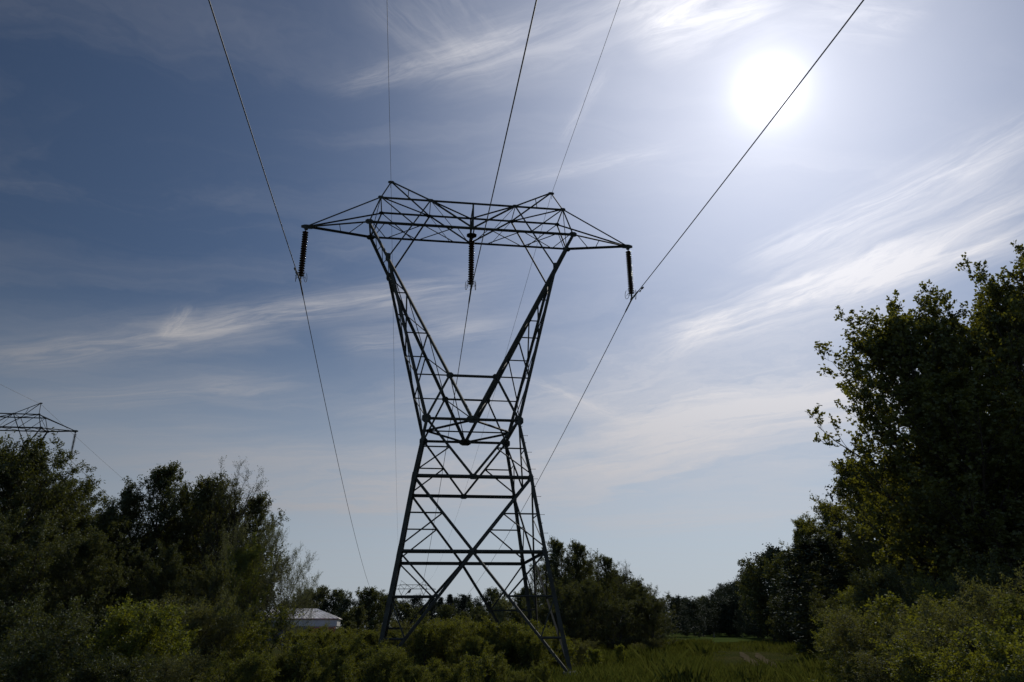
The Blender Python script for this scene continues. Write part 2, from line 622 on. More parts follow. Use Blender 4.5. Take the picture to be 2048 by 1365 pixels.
# ---------------------------------------------------------------- pylon
T = dict(xt=9.0, zt=22.2817, xNT=5.0687, zT=23.9241, yT=0.84, xNB=5.5937, zB=22.3468, yB=0.8794, xq=2.3647,
         xp=4.6001, zp=25.492, xw=2.2072, zw=11.155, yw=2.3529, x2=2.7187, z2=8.3563, y2=2.7641,
         x1=3.2124, z1=5.0042, y1=3.2071, xb=4.0084, yb=4.1214)
FEET = {(-1, -1): 0.0, (1, -1): 0.0, (1, 1): -1.1, (-1, 1): 0.6}


def lerp(a, b, t_):
    return tuple(a[i] + (b[i] - a[i]) * t_ for i in range(3))


def make_pylon(name, label, feet=FEET, detail=True):
    root = empty(name, (0, 0, 0), 0, label, 'pylon')
    p = T

    def C4(x, y, z):
        return {(sx, sy): (sx * x, sy * y, z) for sx in (-1, 1) for sy in (-1, 1)}
    W, L2, L1 = C4(p['xw'], p['yw'], p['zw']), C4(p['x2'], p['y2'], p['z2']), C4(p['x1'], p['y1'], p['z1'])
    F = {}
    for k in W:
        s = (p['z1'] - feet[k]) / p['z1']
        F[k] = (k[0] * (p['x1'] + (p['xb'] - p['x1']) * s), k[1] * (p['y1'] + (p['yb'] - p['y1']) * s), feet[k])
    # main legs
    for k in W:
        m = MB()
        m.angle(W[k], L2[k], 0.15)
        m.angle(L2[k], L1[k], 0.165)
        m.angle(L1[k], F[k], 0.18)
        for q, nxt in ((L2[k], L1[k]), (L1[k], F[k])):
            m.angle(lerp(q, nxt, -0.04), lerp(q, nxt, 0.05), 0.20)
        leg = m.build('leg', STEEL, root)
        if detail:
            f = MB()
            f.box((F[k][0], F[k][1], F[k][2] - 0.05), (0.62, 0.62, 0.5))
            f.box((F[k][0], F[k][1], F[k][2] + 0.215), (0.36, 0.36, 0.03))
            f.build('footing', CONCRETE, leg)
        if k == (1, -1) and detail:
            n_ = 0
            for a, b in ((F[k], L1[k]), (L1[k], L2[k]), (L2[k], W[k])):
                ln = (Vector(b) - Vector(a)).length
                s = 0.0 if a is not F[k] else 2.6
                while s < ln:
                    q = Vector(lerp(a, b, s / ln))
                    dr = Vector((1, 0, 0)) if n_ % 2 else Vector((0.15, -1, 0)).normalized()
                    m = MB().tube([q + dr * 0.04, q + dr * 0.24, q + dr * 0.24, q + dr * 0.255], [0.010, 0.010, 0.020, 0.020], 5)
                    m.build('step_bolt', STEEL, leg)
                    s += 0.42
                    n_ += 1
    # four faces: horizontals, main diagonals and the small lacing
    faces = [((-1, -1), (1, -1)), ((1, -1), (1, 1)), ((1, 1), (-1, 1)), ((-1, 1), (-1, -1))]
    for (a, b) in faces:
        fu = Vector(L1[b]) - Vector(L1[a])
        for LV, wd in ((W, 0.10), (L2, 0.125), (L1, 0.12)):
            m = MB().angle(LV[a], LV[b], wd)
            c = lerp(LV[a], LV[b], 0.5)
            if LV is not W or a[1] == b[1]:
                m.plate(c, fu, (0, 0, 1), 0.42 if LV is not W else 0.62, 0.26 if LV is not W else 0.36)
            m.build('horizontal_beam', STEEL, root)
        for up, dn, wd in ((W, L2, 0.085), (L2, L1, 0.095)):
            c = lerp(dn[a], dn[b], 0.5)
            for s in (a, b):
                br = MB().angle(up[s], c, wd).build('diagonal_brace', STEEL, root)
                mid = lerp(up[s], c, 0.5)
                m = MB()
                t_ = (up[s][2] - mid[2]) / (up[s][2] - dn[s][2])
                m.angle(mid, lerp(up[s], dn[s], t_), 0.05)
                m.angle(mid, lerp(up[s], dn[s], 0.93), 0.055)
                m.build('lacing', STEEL, br)
        c = lerp(L1[a], L1[b], 0.5)
        for s in (a, b):
            br = MB().angle(c, F[s], 0.105).build('diagonal_brace', STEEL, root)
            m = MB()
            t1, t2 = 0.37, 0.70
            m1, m2 = lerp(c, F[s], t1), lerp(c, F[s], t2)
            zt = lambda q: (L1[s][2] - q[2]) / (L1[s][2] - F[s][2])
            m.angle(L1[s], m1, 0.06)
            m.angle(m1, lerp(L1[s], F[s], zt(m1)), 0.06)
            m.angle(lerp(L1[s], F[s], zt(m1)), m2, 0.055)
            m.angle(m2, lerp(L1[s], F[s], zt(m2)), 0.07)
            m.build('lacing', STEEL, br)
    # plan frame at the waist
    m = MB()
    sm = {s: (s * p['xw'], 0, p['zw'] - 0.02) for s in (-1, 1)}
    for s in (-1, 1):
        for d in (-1, 1):
            m.angle(sm[s], (0, d * p['yw'], p['zw'] - 0.02), 0.085)
    m.angle(sm[-1], sm[1], 0.05)
    m.build('waist_frame', STEEL, root)
    # upper arms of the Y
    NB = {(sx, sy): (sx * p['xNB'], sy * p['yB'], p['zB']) for sx in (-1, 1) for sy in (-1, 1)}
    TT = {(sx, sy): (sx * p['xNT'], sy * p['yT'], p['zT']) for sx in (-1, 1) for sy in (-1, 1)}
    Q = {(sx, sy): (sx * p['xq'], sy * p['yT'], p['zT']) for sx in (-1, 1) for sy in (-1, 1)}
    fr = [0.0, 0.2023, 0.405, 0.61, 0.80]
    K = {}
    for sx in (-1, 1):
        inn, outn = {}, {}
        cen = (sx * 3.3, 0, 0)
        m = MB()
        for sy in (-1, 1):
            V = (0, sy * p['yw'], p['zw'])
            k = (sx, sy)
            K[k] = lerp(V, NB[k], 0.80)
            m.angle(V, NB[k], 0.125, inward=cen)
            m.angle(W[k], K[k], 0.115, inward=cen)
            inn[sy] = [lerp(V, NB[k], f) for f in fr]
            outn[sy] = [lerp(W[k], K[k], (q[2] - p['zw']) / (K[k][2] - p['zw'])) for q in inn[sy]]
            m.plate(inn[sy][1], (1, 0, 0), (0, 0, 1), 0.34, 0.30)
            m.plate(K[k], (1, 0, 0), (0, 0, 1), 0.26, 0.5)
            m.plate((W[k][0], W[k][1], W[k][2]), (1, 0, 0), (0, 0, 1), 0.42, 0.42)
            m.plate(NB[k], (1, 0, 0), (0, 0, 1), 0.42, 0.30)
        arm = m.build('upper_arm', STEEL, root)
        m = MB()
        for sy in (-1, 1):
            for i in range(1, 4):
                m.angle(inn[sy][i], outn[sy][i], 0.05, inward=cen)
            m.angle(inn[sy][1], outn[sy][0], 0.09, inward=cen)
            for i in (2, 3, 4):
                m.angle(inn[sy][i], outn[sy][i - 1], 0.055, inward=cen)
        for nodes in (inn, outn):
            for i in range(0, 4):
                m.angle(nodes[-1][i + 1], nodes[1][i], 0.05, inward=cen)
                m.angle(nodes[1][i + 1], nodes[-1][i], 0.05, inward=cen)
        up_n = {sy: [lerp(inn[sy][4], NB[(sx, sy)], f) for f in (0, .33, .66, 1)] for sy in (-1, 1)}
        for i in range(3):
            m.angle(up_n[-1][i], up_n[1][i], 0.045, inward=cen)
            m.angle(up_n[-1][i], up_n[1][i + 1], 0.045, inward=cen)
        m.build('lacing', STEEL, arm)
    for sy in (-1, 1):
        a = lerp((0, sy * p['yw'], p['zw']), NB[(-1, sy)], fr[1])
        b = lerp((0, sy * p['yw'], p['zw']), NB[(1, sy)], fr[1])
        MB().angle(a, b, 0.10 if sy < 0 else 0.08).build('tie_beam', STEEL, root)
    # bridge
    m = MB()
    for sy in (-1, 1):
        m.angle(TT[(-1, sy)], TT[(1, sy)], 0.095, ext=0.1)
        m.angle(NB[(-1, sy)], NB[(1, sy)], 0.125 if sy < 0 else 0.095, ext=0.1)
    m.plate((0, 0, p['zB'] + 0.02), (1, 0, 0), (0, 1, 0), 0.55, 0.55)
    for q_ in (-0.07, 0.07):
        m.angle((q_, -p['yB'], p['zB']), (q_, p['yB'], p['zB']), 0.08)
    m.plate((0, 0, p['zB'] - 0.08), (1, 0, 0), (0, 0, 1), 0.26, 0.20)
    for k in Q:
        m.plate(Q[k], (1, 0, 0), (0, 0, 1), 0.34, 0.2)
        m.plate(TT[k], (1, 0, 0), (0, 0, 1), 0.3, 0.2)
    bridge = m.build('bridge', STEEL, root)
    bl = MB()
    xk = {}
    for sx in (-1, 1):
        for sy in (-1, 1):
            k = (sx, sy)
            kd = MB().angle(K[k], Q[k], 0.095).build('knee_brace', STEEL, root)
            s = (p['zB'] - K[k][2]) / (Q[k][2] - K[k][2])
            X = lerp(K[k], Q[k], s)
            X = (X[0], sy * p['yB'], p['zB'])
            bl.angle(TT[k], X, 0.065)
            bl.angle(TT[k], NB[k], 0.085)
            bl.angle(Q[k], (0, sy * p['yB'], p['zB']), 0.075 if sy < 0 else 0.095)
            bl.angle(Q[k], (sx * 1.15, sy * p['yB'], p['zB']), 0.03)
        bl.angle(TT[(sx, -1)], TT[(sx, 1)], 0.075)
        bl.angle(TT[(sx, -1)], NB[(sx, 1)], 0.045)
        bl.angle(NB[(sx, -1)], NB[(sx, 1)], 0.11)
        bl.angle(Q[(sx, -1)], Q[(sx, 1)], 0.05)
        bl.angle(TT[(sx, -1)], Q[(sx, 1)], 0.065)
        bl.angle(Q[(sx, -1)], (0, p['yT'], p['zT']), 0.075)
        xs_ = [5.45, 4.75, 2.75, 0.9]
        xs2 = [5.45, 4.75, 3.0, 0.9]
        for i in range(3):
            bl.angle((sx * xs_[i], -p['yB'], p['zB']), (sx * xs2[i + 1], p['yB'], p['zB']), 0.045)
            bl.angle((sx * xs2[i], p['yB'], p['zB']), (sx * xs_[i + 1], -p['yB'], p['zB']), 0.045)
        bl.angle((sx * 0.9, -p['yB'], p['zB']), (sx * 0.1, p['yB'], p['zB']), 0.04)
    bl.angle((0, -p['yT'], p['zT']), (0, p['yT'], p['zT']), 0.05)
    bl.angle((0, -p['yT'], p['zT']), (0, -p['yB'], p['zB']), 0.07)
    bl.angle((0, p['yT'], p['zT']), (0, p['yB'], p['zB']), 0.06)
    bl.angle((0, -p['yT'], p['zT']), (0, p['yB'], p['zB']), 0.05)
    bl.build('lacing', STEEL, bridge)
    for sx in (-1, 1):
        tip = (sx * p['xt'], 0, p['zt'])
        m = MB()
        for sy in (-1, 1):
            k = (sx, sy)
            m.angle(TT[k], tip, 0.09 if sy < 0 else 0.07)
            m.angle(NB[k], tip, 0.075 if sy < 0 else 0.115)
        m.angle(lerp(NB[(sx, -1)], tip, .47), lerp(NB[(sx, 1)], tip, .47), 0.04)
        m.angle(lerp(NB[(sx, -1)], tip, .08), lerp(NB[(sx, 1)], tip, .36), 0.045)
        m.plate((sx * (p['xt'] - 0.12), 0, p['zt']), (1, 0, 0), (0, 0, 1), 0.75, 0.24, 0.05)
        m.plate((sx * (p['xt'] - 0.02), 0, p['zt'] - 0.12), (1, 0, 0), (0, 0, 1), 0.2, 0.22, 0.03)
        m.build('cross_arm', STEEL, root)
        pk = (sx * p['xp'], 0, p['zp'])
        m = MB()
        m.angle(pk, TT[(sx, -1)], 0.07)
        m.angle(pk, Q[(sx, -1)], 0.07)
        m.angle(pk, Q[(sx, 1)], 0.10)
        m.angle(lerp(pk, Q[(sx, -1)], 0.45), (lerp(pk, Q[(sx, -1)], 0.45)[0], -p['yT'], p['zT']), 0.05)
        m.angle((pk[0] + sx * 0.05, 0, pk[2]), (pk[0] + sx * 0.16, 0, pk[2] - 0.02), 0.08)
        m.plate((pk[0], 0, pk[2] - 0.03), (1, 0, 0), (0, 0, 1), 0.34, 0.16, 0.05)
        m.tube([(pk[0] + sx * 0.02 * math.sin(a), -0.02, pk[2] - 0.18 - 0.12 * (1 - math.cos(a))) for a in np.linspace(0, 3.1, 8)], 0.012, 5)
        m.build('earthwire_peak', STEEL, root)
    return root


pylon = make_pylon('lattice_pylon', 'large lattice steel pylon with Y shaped arms, its feet in the green thicket')

# the two other pylons share its meshes
pylon_far = copy_tree(pylon)
pylon_far.location = (1.25, 280, -5.2)
pylon_far['label'] = 'tiny far pylon whose peaks show low between the legs of the big pylon'
pylon_left = copy_tree(pylon)
pylon_left.location = (-50.0, 53.3, 1.2)
pylon_left['label'] = 'smaller pylon at the left edge showing half its crossarm above the tree tops'
for a in (pylon, pylon_far, pylon_left):
    a['group'] = 'lattice pylons carrying the power lines'

# ---------------------------------------------------------------- insulator strings


def make_string():
    root = empty('insulator_string', (0, 0, 0), 0, 'x', 'insulator')
    m = MB()
    m.tube([(0, 0, -0.02), (0, 0, -0.30)], 0.018, 6)
    m.box((0, 0, -0.10), (0.05, 0.09, 0.14))
    m.tube([(0, 0, -0.2), (0, 0, -3.02)], 0.022, 6)
    m.build('hanger_rod', STEEL, root)
    prof = [(0.045, 0.072), (0.050, 0.03), (0.075, 0.018), (0.160, -0.016), (0.166, -0.026), (0.125, -0.022), (0.100, -0.040), (0.085, -0.024),
            (0.060, -0.045), (0.03, -0.05)]
    me = None
    for i in range(19):
        z = -0.34 - i * 0.143
        if me is None:
            o = MB().lathe(prof, n=18).build('disc', GLAZE, root, smooth=True)
            me = o.data
        else:
            o = bpy.data.objects.new('disc', me)
            link(o, root)
            KIDS[root.name].append(o)
        o.location = (0, 0, z)
    for s in (-1, 1):
        m = MB()
        pts = [(s * (0.24 + 0.05 * math.sin(a)), 0.25 * math.sin(a), -3.02 + 0.27 * math.cos(a)) for a in np.linspace(0.35, 2 * math.pi - 0.35, 22)]
        m.tube(pts, 0.014, 6)
        m.tube([(0, 0, -3.10), (s * 0.24, 0, -3.05)], 0.012, 5)
        m.tube([(s * 0.24, -0.22, -3.05), (s * 0.24, 0.22, -3.05)], 0.010, 5)
        m.tube([(0, 0, -2.98), (s * 0.2, 0, -2.80)], 0.010, 5)
        m.build('arcing_ring', STEEL, root)
    m = MB()
    m.box((0, 0, -3.10), (0.06, 0.10, 0.24))
    m.tube([(0, -0.22, -3.285), (0, -0.10, -3.25), (0, 0.10, -3.25), (0, 0.22, -3.285)], [0.03, 0.05, 0.05, 0.03], 8)
    m.build('clamp', STEEL, root)
    return root


string0 = make_string()
WIRE_Z = -3.3159
strs = []
defs = [(pylon, 'Porcelain'), (pylon_left, ''), (pylon_far, '')]
labels = {
    (0, -1): 'brown disc insulator string hanging from the left arm tip of the big pylon',
    (0, 0): 'brown disc insulator string hanging from the middle of the big pylon bridge',
    (0, 1): 'brown disc insulator string hanging from the right arm tip of the big pylon',
    (1, -1): 'insulator string under the far arm of the left edge pylon, out of sight',
    (1, 0): 'insulator string under the middle of the left edge pylon behind the tree tops',
    (1, 1): 'reddish insulator string hanging from the arm tip of the left edge pylon above the trees',
    (2, -1): 'tiny insulator string at the left arm of the far pylon between the legs',
    (2, 0): 'tiny insulator string at the middle of the far pylon between the legs',
    (2, 1): 'tiny insulator string at the right arm of the far pylon between the legs'}
first = True
for i, pl in enumerate((pylon, pylon_left, pylon_far)):
    for s in (-1, 0, 1):
        if i == 1 and s < 1:      # wholly outside the frame or behind the trees
            continue
        if i == 2:
            continue
        o = string0 if first else copy_tree(string0)
        first = False
        z = T['zt'] if s else T['zB'] - 0.02
        o.location = (pl.location.x + s * T['xt'], pl.location.y, pl.location.z + z)
        o['label'] = labels[(i, s)]
        o['group'] = 'insulator strings under the pylon arms'


# ---------------------------------------------------------------- wires
def make_wire(name, label, group, x0, y0, z0, out, inc, r, base=(0, 0), cat='power line', armor=False, damper=False):
    """out = (dx, dy, dz, sag) to the next pylon; inc the same to the one behind the camera"""
    pts = []
    N_ = 60
    for k in range(N_, 0, -1):
        t_ = (k / N_) ** 1.6
        pts.append((x0 + inc[0] * t_, y0 + inc[1] * t_, z0 + inc[2] * t_ - 4 * inc[3] * t_ * (1 - t_)))
    for k in range(0, N_ + 1):
        t_ = (k / N_) ** 1.6
        pts.append((x0 + out[0] * t_, y0 + out[1] * t_, z0 + out[2] * t_ - 4 * out[3] * t_ * (1 - t_)))
    o = MB().tube(pts, r, 6).build(name, WIRE, None, smooth=True)
    tag(o, label, cat, group)

    def zt(dy):
        if dy < 0:
            t_ = dy / inc[1]
            return z0 + inc[2] * t_ - 4 * inc[3] * t_ * (1 - t_), x0 + inc[0] * t_
        t_ = dy / out[1]
        return z0 + out[2] * t_ - 4 * out[3] * t_ * (1 - t_), x0 + out[0] * t_
    if armor:
        q = []
        for dy in np.linspace(-1.3, 1.4, 12):
            z, x = zt(dy)
            q.append((x, y0 + dy, z))
        MB().tube(q, [0.028] + [0.042] * 10 + [0.028], 8).build('armour_rod', WIRE, o, smooth=True)
    if damper:
        for dy in ((-1.75, 1.75) if damper == 2 else (-1.75,)):
            z, x = zt(dy)
            m = MB()
            m.box((x, y0 + dy, z - 0.06), (0.04, 0.06, 0.14))
            z1, z2 = zt(dy - 0.22)[0] - 0.13, zt(dy + 0.22)[0] - 0.13
            m.tube([(x, y0 + dy - 0.22, z1), (x, y0 + dy, z - 0.125), (x, y0 + dy + 0.22, z2)], 0.009, 5)
            m.tube([(x, y0 + dy - 0.30, z1 - 0.0), (x, y0 + dy - 0.14, z1 - 0.0)], [0.05, 0.045], 8)
            m.tube([(x, y0 + dy + 0.14, z2), (x, y0 + dy + 0.28, z2)], [0.035, 0.04], 8)
            m.build('damper', STEEL, o)
    return o


side = {-1: 'left', 0: 'middle', 1: 'right'}
cond_lab = {-1: 'thick conductor crossing the upper left sky to the left arm insulator of the big pylon',
            0: 'thick middle conductor running from the top centre to the insulator under the bridge',
            1: 'thick conductor crossing below the sun to the right arm insulator of the big pylon'}
for s in (-1, 0, 1):
    z = T['zt'] + WIRE_Z + (0.04 if s == 0 else 0)
    make_wire('conductor', cond_lab[s], 'conductors of the main line', s * T['xt'], 0, z,
              (1.25, 280, -5.2, 9.0), (0, -280, 22, 9.0), 0.023, armor=True, damper=(1 if s else 0))
for s in (-1, 1):
    make_wire('earth_wire', 'thin earth wire over the %s peak of the big pylon' % side[s], 'earth wires of the main line',
              s * T['xp'], 0, T['zp'] - 0.12, (1.25, 280, -5.2, 6.6), (0, -280, 22, 6.8), 0.010)
lx, ly, lz = pylon_left.location
make_wire('conductor', 'conductor sloping down right from the insulator of the left edge pylon behind the trees', 'wires of the second line',
          lx + 9, ly, lz + T['zt'] + WIRE_Z, (2.0, 280, -8, 9.0), (0, -280, 10, 9.0), 0.022)
make_wire('conductor', 'conductor low at the left picture edge running behind the tall left trees', 'wires of the second line',
          lx, ly, lz + T['zt'] + WIRE_Z, (2.0, 280, -8, 9.0), (0, -280, 10, 9.0), 0.022)
make_wire('earth_wire', 'thin earth wire passing over the peak of the left edge pylon', 'wires of the second line',
          lx + T['xp'], ly, lz + T['zp'] - 0.12, (2.0, 280, -8, 6.6), (0, -280, 10, 6.8), 0.014)


# ---------------------------------------------------------------- bird on the lower strut
def make_bird():
    root = empty('bird', (-2.7, -3.62, 3.24), math.radians(0), 'small dark bird perched on a low strut of the big pylon, left side', 'bird')
    m = MB()
    # one lofted body from tail root to crown of the head, leaning forward to the right
    spine = [(-0.075, 0.045, 0.012), (-0.05, 0.06, 0.028), (-0.015, 0.085, 0.042), (0.02, 0.115, 0.046), (0.045, 0.145, 0.038),
             (0.06, 0.168, 0.028), (0.072, 0.185, 0.029), (0.082, 0.197, 0.024), (0.09, 0.203, 0.010)]
    m.tube([(x, 0, z) for x, z, r in spine], [r for x, z, r in spine], 12)
    m.build('body', FEATHER, root, smooth=True)
    t_ = MB()
    t_.tube([(-0.06, 0, 0.05), (-0.11, 0, 0.005), (-0.15, 0, -0.03)], [0.014, 0.017, 0.012], 6)
    t_.build('tail', FEATHER, root)
    b = MB()
    b.tube([(0.09, 0, 0.196), (0.125, 0, 0.188)], [0.008, 0.001], 6)
    b.build('beak', FEATHER, root)
    for s in (-1, 1):
        w = MB()
        w.tube([(0.03, s * 0.036, 0.14), (-0.02, s * 0.044, 0.09), (-0.08, s * 0.02, 0.04)], [0.014, 0.022, 0.006], 6)
        w.build('wing', FEATHER, root, smooth=True)
        l = MB()
        l.tube([(0.0, s * 0.02, 0.06), (0.005, s * 0.02, 0.0)], 0.004, 4)
        l.tube([(-0.01, s * 0.02, 0.003), (0.03, s * 0.02, 0.003)], 0.004, 4)
        l.build('leg', FEATHERL, root)
    b2 = MB().tube([(0.045, 0, 0.10), (0.03, 0, 0.075), (0.0, 0, 0.055)], [0.026, 0.032, 0.018], 8)
    b2.build('breast', FEATHERL, root, smooth=True)
    return root


bird = make_bird()


# ---------------------------------------------------------------- trees
def tubes_np(polys, radii, ring):
    """polys (n,k,3), radii (n,k) -> verts, quads"""
    P_ = np.asarray(polys)
    n_, k_, _ = P_.shape
    tn = np.empty_like(P_)
    tn[:, 1:-1] = P_[:, 2:] - P_[:, :-2]
    tn[:, 0] = P_[:, 1] - P_[:, 0]
    tn[:, -1] = P_[:, -1] - P_[:, -2]
    tn /= np.linalg.norm(tn, axis=2, keepdims=True) + 1e-9
    ref = np.where(np.abs(tn[..., 2:3]) > 0.8, np.array((1.0, 0, 0)), np.array((0, 0, 1.0)))
    a = np.cross(tn, ref)
    a /= np.linalg.norm(a, axis=2, keepdims=True) + 1e-9
    b = np.cross(tn, a)
    an = np.arange(ring) * 2 * np.pi / ring
    v = P_[:, :, None] + (a[:, :, None] * np.cos(an)[None, None, :, None] + b[:, :, None] * np.sin(an)[None, None, :, None]) * np.asarray(radii)[:, :, None, None]
    idx = np.arange(n_ * k_ * ring).reshape(n_, k_, ring)
    nx = np.roll(idx, -1, axis=2)
    q = np.stack([idx[:, :-1], nx[:, :-1], nx[:, 1:], idx[:, 1:]], -1).reshape(-1, 4)
    return v.reshape(-1, 3), q


def rand_unit(rng, n_):
    v = rng.normal(size=(n_, 3))
    return v / np.linalg.norm(v, axis=1, keepdims=True)


def norm(v):
    return v / (np.linalg.norm(v, axis=-1, keepdims=True) + 1e-9)


def gen_tree(seed, H, R, base, nprim, nsec, ntwig, nleaf, leaf, elev=35, prof='round', stems=1, spread=0.0, curve=0.25,
             secang=0.8, twig=0.5, twigup=0.35, trunk_r=None, twig_r=0.006, leafup=0.5, jit=0.06, narrow=False, primlen=(0.75, 1.15),
             clump=0, gap=0.0):
    rng = np.random.default_rng(seed)
    wood = []
    trunk_r = trunk_r or H * 0.014
    segs = []        # stem polylines
    for s in range(stems):
        az = rng.uniform(0, 2 * np.pi)
        ln = spread * (rng.uniform(0.3, 1.0) if stems > 1 else 0.3)
        hs = H * (rng.uniform(0.78, 1.0) if stems > 1 and s else 1.0)
        t_ = np.linspace(0, 1, 9)
        wob = np.cumsum(rng.normal(0, 0.012 * H, (9, 2)), axis=0) * (t_[:, None])
        xy = np.stack([np.cos(az) * ln * R * t_ ** 1.1, np.sin(az) * ln * R * t_ ** 1.1], -1) + wob
        xy += np.array((np.cos(az), np.sin(az))) * (0.12 * (stems > 1))
        segs.append(np.concatenate([xy, (t_ * hs * 0.97)[:, None]], 1))
    st = np.stack(segs)
    tt = np.linspace(0, 1, 9)
    tr = trunk_r / (stems ** 0.5) * (1 - tt * 0.93)
    tr = tr * (1 + 0.5 * np.exp(-tt * 14))
    wood.append(tubes_np(st, np.tile(tr, (stems, 1)), 7))
    profs = {'round': lambda t_: np.sqrt(np.clip(1 - (2 * (t_ - 0.42)) ** 2 * 0.75, 0.05, 1)),
             'top': lambda t_: np.clip(0.45 + 0.9 * t_, 0, 1) * np.sqrt(np.clip(1 - ((t_ - 0.5) / 0.55) ** 4, 0.04, 1)),
             'cone': lambda t_: np.clip(1 - t_, 0.03, 1) ** 0.85,
             'oval': lambda t_: np.sqrt(np.clip(1 - (2 * (t_ - 0.5)) ** 2, 0.06, 1)),
             'bush': lambda t_: np.sqrt(np.clip(1 - (t_ * 0.98) ** 2.4, 0.05, 1))}
    pf = profs[prof]
    # primaries
    u = (np.arange(nprim) + rng.uniform(0, 1, nprim)) / nprim
    tz = base + (1 - base) * u ** (0.9)
    si = rng.integers(0, stems, nprim)
    az = np.arange(nprim) * 2.39996 + rng.uniform(-0.4, 0.4, nprim)
    f = tz * 8
    i0 = np.clip(f.astype(int), 0, 7)
    fr_ = (f - i0)[:, None]
    start = st[si, i0] * (1 - fr_) + st[si, i0 + 1] * fr_
    L = R * pf(u) * rng.uniform(*primlen, nprim)
    el = np.radians(elev + (u - 0.5) * 30 + rng.normal(0, 9, nprim))
    if prof == 'cone':
        el = np.radians(elev + u * 35 + rng.normal(0, 4, nprim))
    d = np.stack([np.cos(az) * np.cos(el), np.sin(az) * np.cos(el), np.sin(el)], -1)
    if gap:
        keep = rng.uniform(0, 1, nprim) > gap
        L = L * np.where(keep, 1, 0.45)
    s6 = np.linspace(0, 1, 6)
    pts = start[:, None] + d[:, None] * (L[:, None] * s6)[..., None]
    pts[..., 2] += curve * (L[:, None] * s6 ** 2)
    pts += np.cumsum(rng.normal(0, 0.018, pts.shape), 1) * L[:, None, None] * s6[None, :, None]
    pr = (np.maximum(trunk_r * 0.42 * (L / R) * (1 - 0.5 * u), 0.012))[:, None] * (1 - s6 * 0.85)
    wood.append(tubes_np(pts, pr, 5))
    # secondaries
    n2 = nprim * nsec
    pi = np.repeat(np.arange(nprim), nsec)
    s2 = 0.18 + 0.82 * ((np.tile(np.arange(nsec), nprim) + rng.uniform(0, 1, n2)) / nsec)
    s2 = np.minimum(s2, 1.0)
    f = s2 * 5
    i0 = np.clip(f.astype(int), 0, 4)
    fr_ = (f - i0)[:, None]
    a0 = pts[pi, i0] * (1 - fr_) + pts[pi, i0 + 1] * fr_
    pd = norm(pts[pi, i0 + 1] - pts[pi, i0])
    rnd = rand_unit(rng, n2)
    if narrow:
        rnd[:, 2] *= 0.25
    sd = norm(pd * (1.1 - secang * 0.5) + rnd * secang)
    L2 = L[pi] * 0.38 * (1.25 - 0.75 * s2) * rng.uniform(0.6, 1.25, n2)
    L2 = np.maximum(L2, R * 0.07)
    s4 = np.linspace(0, 1, 4)
    q = a0[:, None] + sd[:, None] * (L2[:, None] * s4)[..., None]
    q[..., 2] += curve * 0.7 * (L2[:, None] * s4 ** 2)
    wood.append(tubes_np(q, np.maximum(pr[pi, i0] * 0.45, twig_r * 1.6)[:, None] * (1 - s4 * 0.7), 3))
    # twigs
    n3 = n2 * ntwig
    qi = np.repeat(np.arange(n2), ntwig)
    s3 = rng.uniform(0.15, 1.0, n3)
    f = s3 * 3
    i0 = np.clip(f.astype(int), 0, 2)
    fr_ = (f - i0)[:, None]
    b0 = q[qi, i0] * (1 - fr_) + q[qi, i0 + 1] * fr_
    qd = norm(q[qi, i0 + 1] - q[qi, i0])
    rr = rand_unit(rng, n3)
    if narrow:
        rr[:, 2] *= 0.3
    td = norm(qd * 0.7 + rr * 0.7 + np.array((0, 0, twigup)))
    tl = twig * rng.uniform(0.5, 1.3, n3)
    b1 = b0 + td * tl[:, None]
    tw = np.stack([b0, (b0 + b1) / 2 + rng.normal(0, 0.03, (n3, 3)) * tl[:, None], b1], 1)
    wood.append(tubes_np(tw, np.tile(np.array((twig_r, twig_r * .8, twig_r * .4)), (n3, 1)), 3))
    # leaves
    n4 = n3 * nleaf
    ti = np.repeat(np.arange(n3), nleaf)
    if clump:
        s5 = 1 - np.abs(rng.normal(0, 0.22, n4))
    else:
        s5 = rng.uniform(0.1, 1.05, n4)
    c = b0[ti] + (b1 - b0)[ti] * s5[:, None] + rng.normal(0, jit, (n4, 3))
    ax = norm(td[ti] * 0.6 + rand_unit(rng, n4) + np.array((0, 0, -0.15)))
    nn = rand_unit(rng, n4) + np.array((0, 0, leafup))
    sx = norm(np.cross(ax, nn))
    nrm = np.cross(sx, ax)
    ll = leaf[0] * rng.uniform(0.65, 1.25, n4)[:, None]
    lw = leaf[1] * rng.uniform(0.7, 1.2, n4)[:, None]
    v = np.stack([c, c + ax * ll * 0.5 + sx * lw * 0.5 + nrm * ll * 0.05, c + ax * ll - nrm * ll * 0.08, c + ax * ll * 0.5 - sx * lw * 0.5 + nrm * ll * 0.05], 1).reshape(-1, 3)
    lq = np.arange(n4 * 4).reshape(-1, 4)
    # merge wood
    vs, qs, off = [], [], 0
    for a, b in wood:
        vs.append(a)
        qs.append(b + off)
        off += len(a)
    return np.concatenate(vs), np.concatenate(qs), v, lq


PROTO = {}


def proto(key, leafmat, bark=BARK, **kw):
    wv, wq, lv, lq = gen_tree(**kw)
    PROTO[key] = dict(wood=(wv, wq), leaf=(lv, lq), H=kw['H'], R=kw['R'], top=float(np.percentile(lv[:, 2], 99.85)), rad=float(np.percentile(np.hypot(lv[:, 0] - lv[:, 0].mean(), lv[:, 1] - lv[:, 1].mean()), 97)), lm=leafmat, bm=bark, me={})


def proto_mesh(key, lm=None):
    P_ = PROTO[key]
    lm = lm or P_['lm']
    if 'wood' not in P_['me']:
        P_['me']['wood'] = np_mesh('trunk', *P_['wood'], P_['bm'])
    if lm.name not in P_['me']:
        P_['me'][lm.name] = np_mesh('crown', *P_['leaf'], lm)
    return P_['me']['wood'], P_['me'][lm.name]


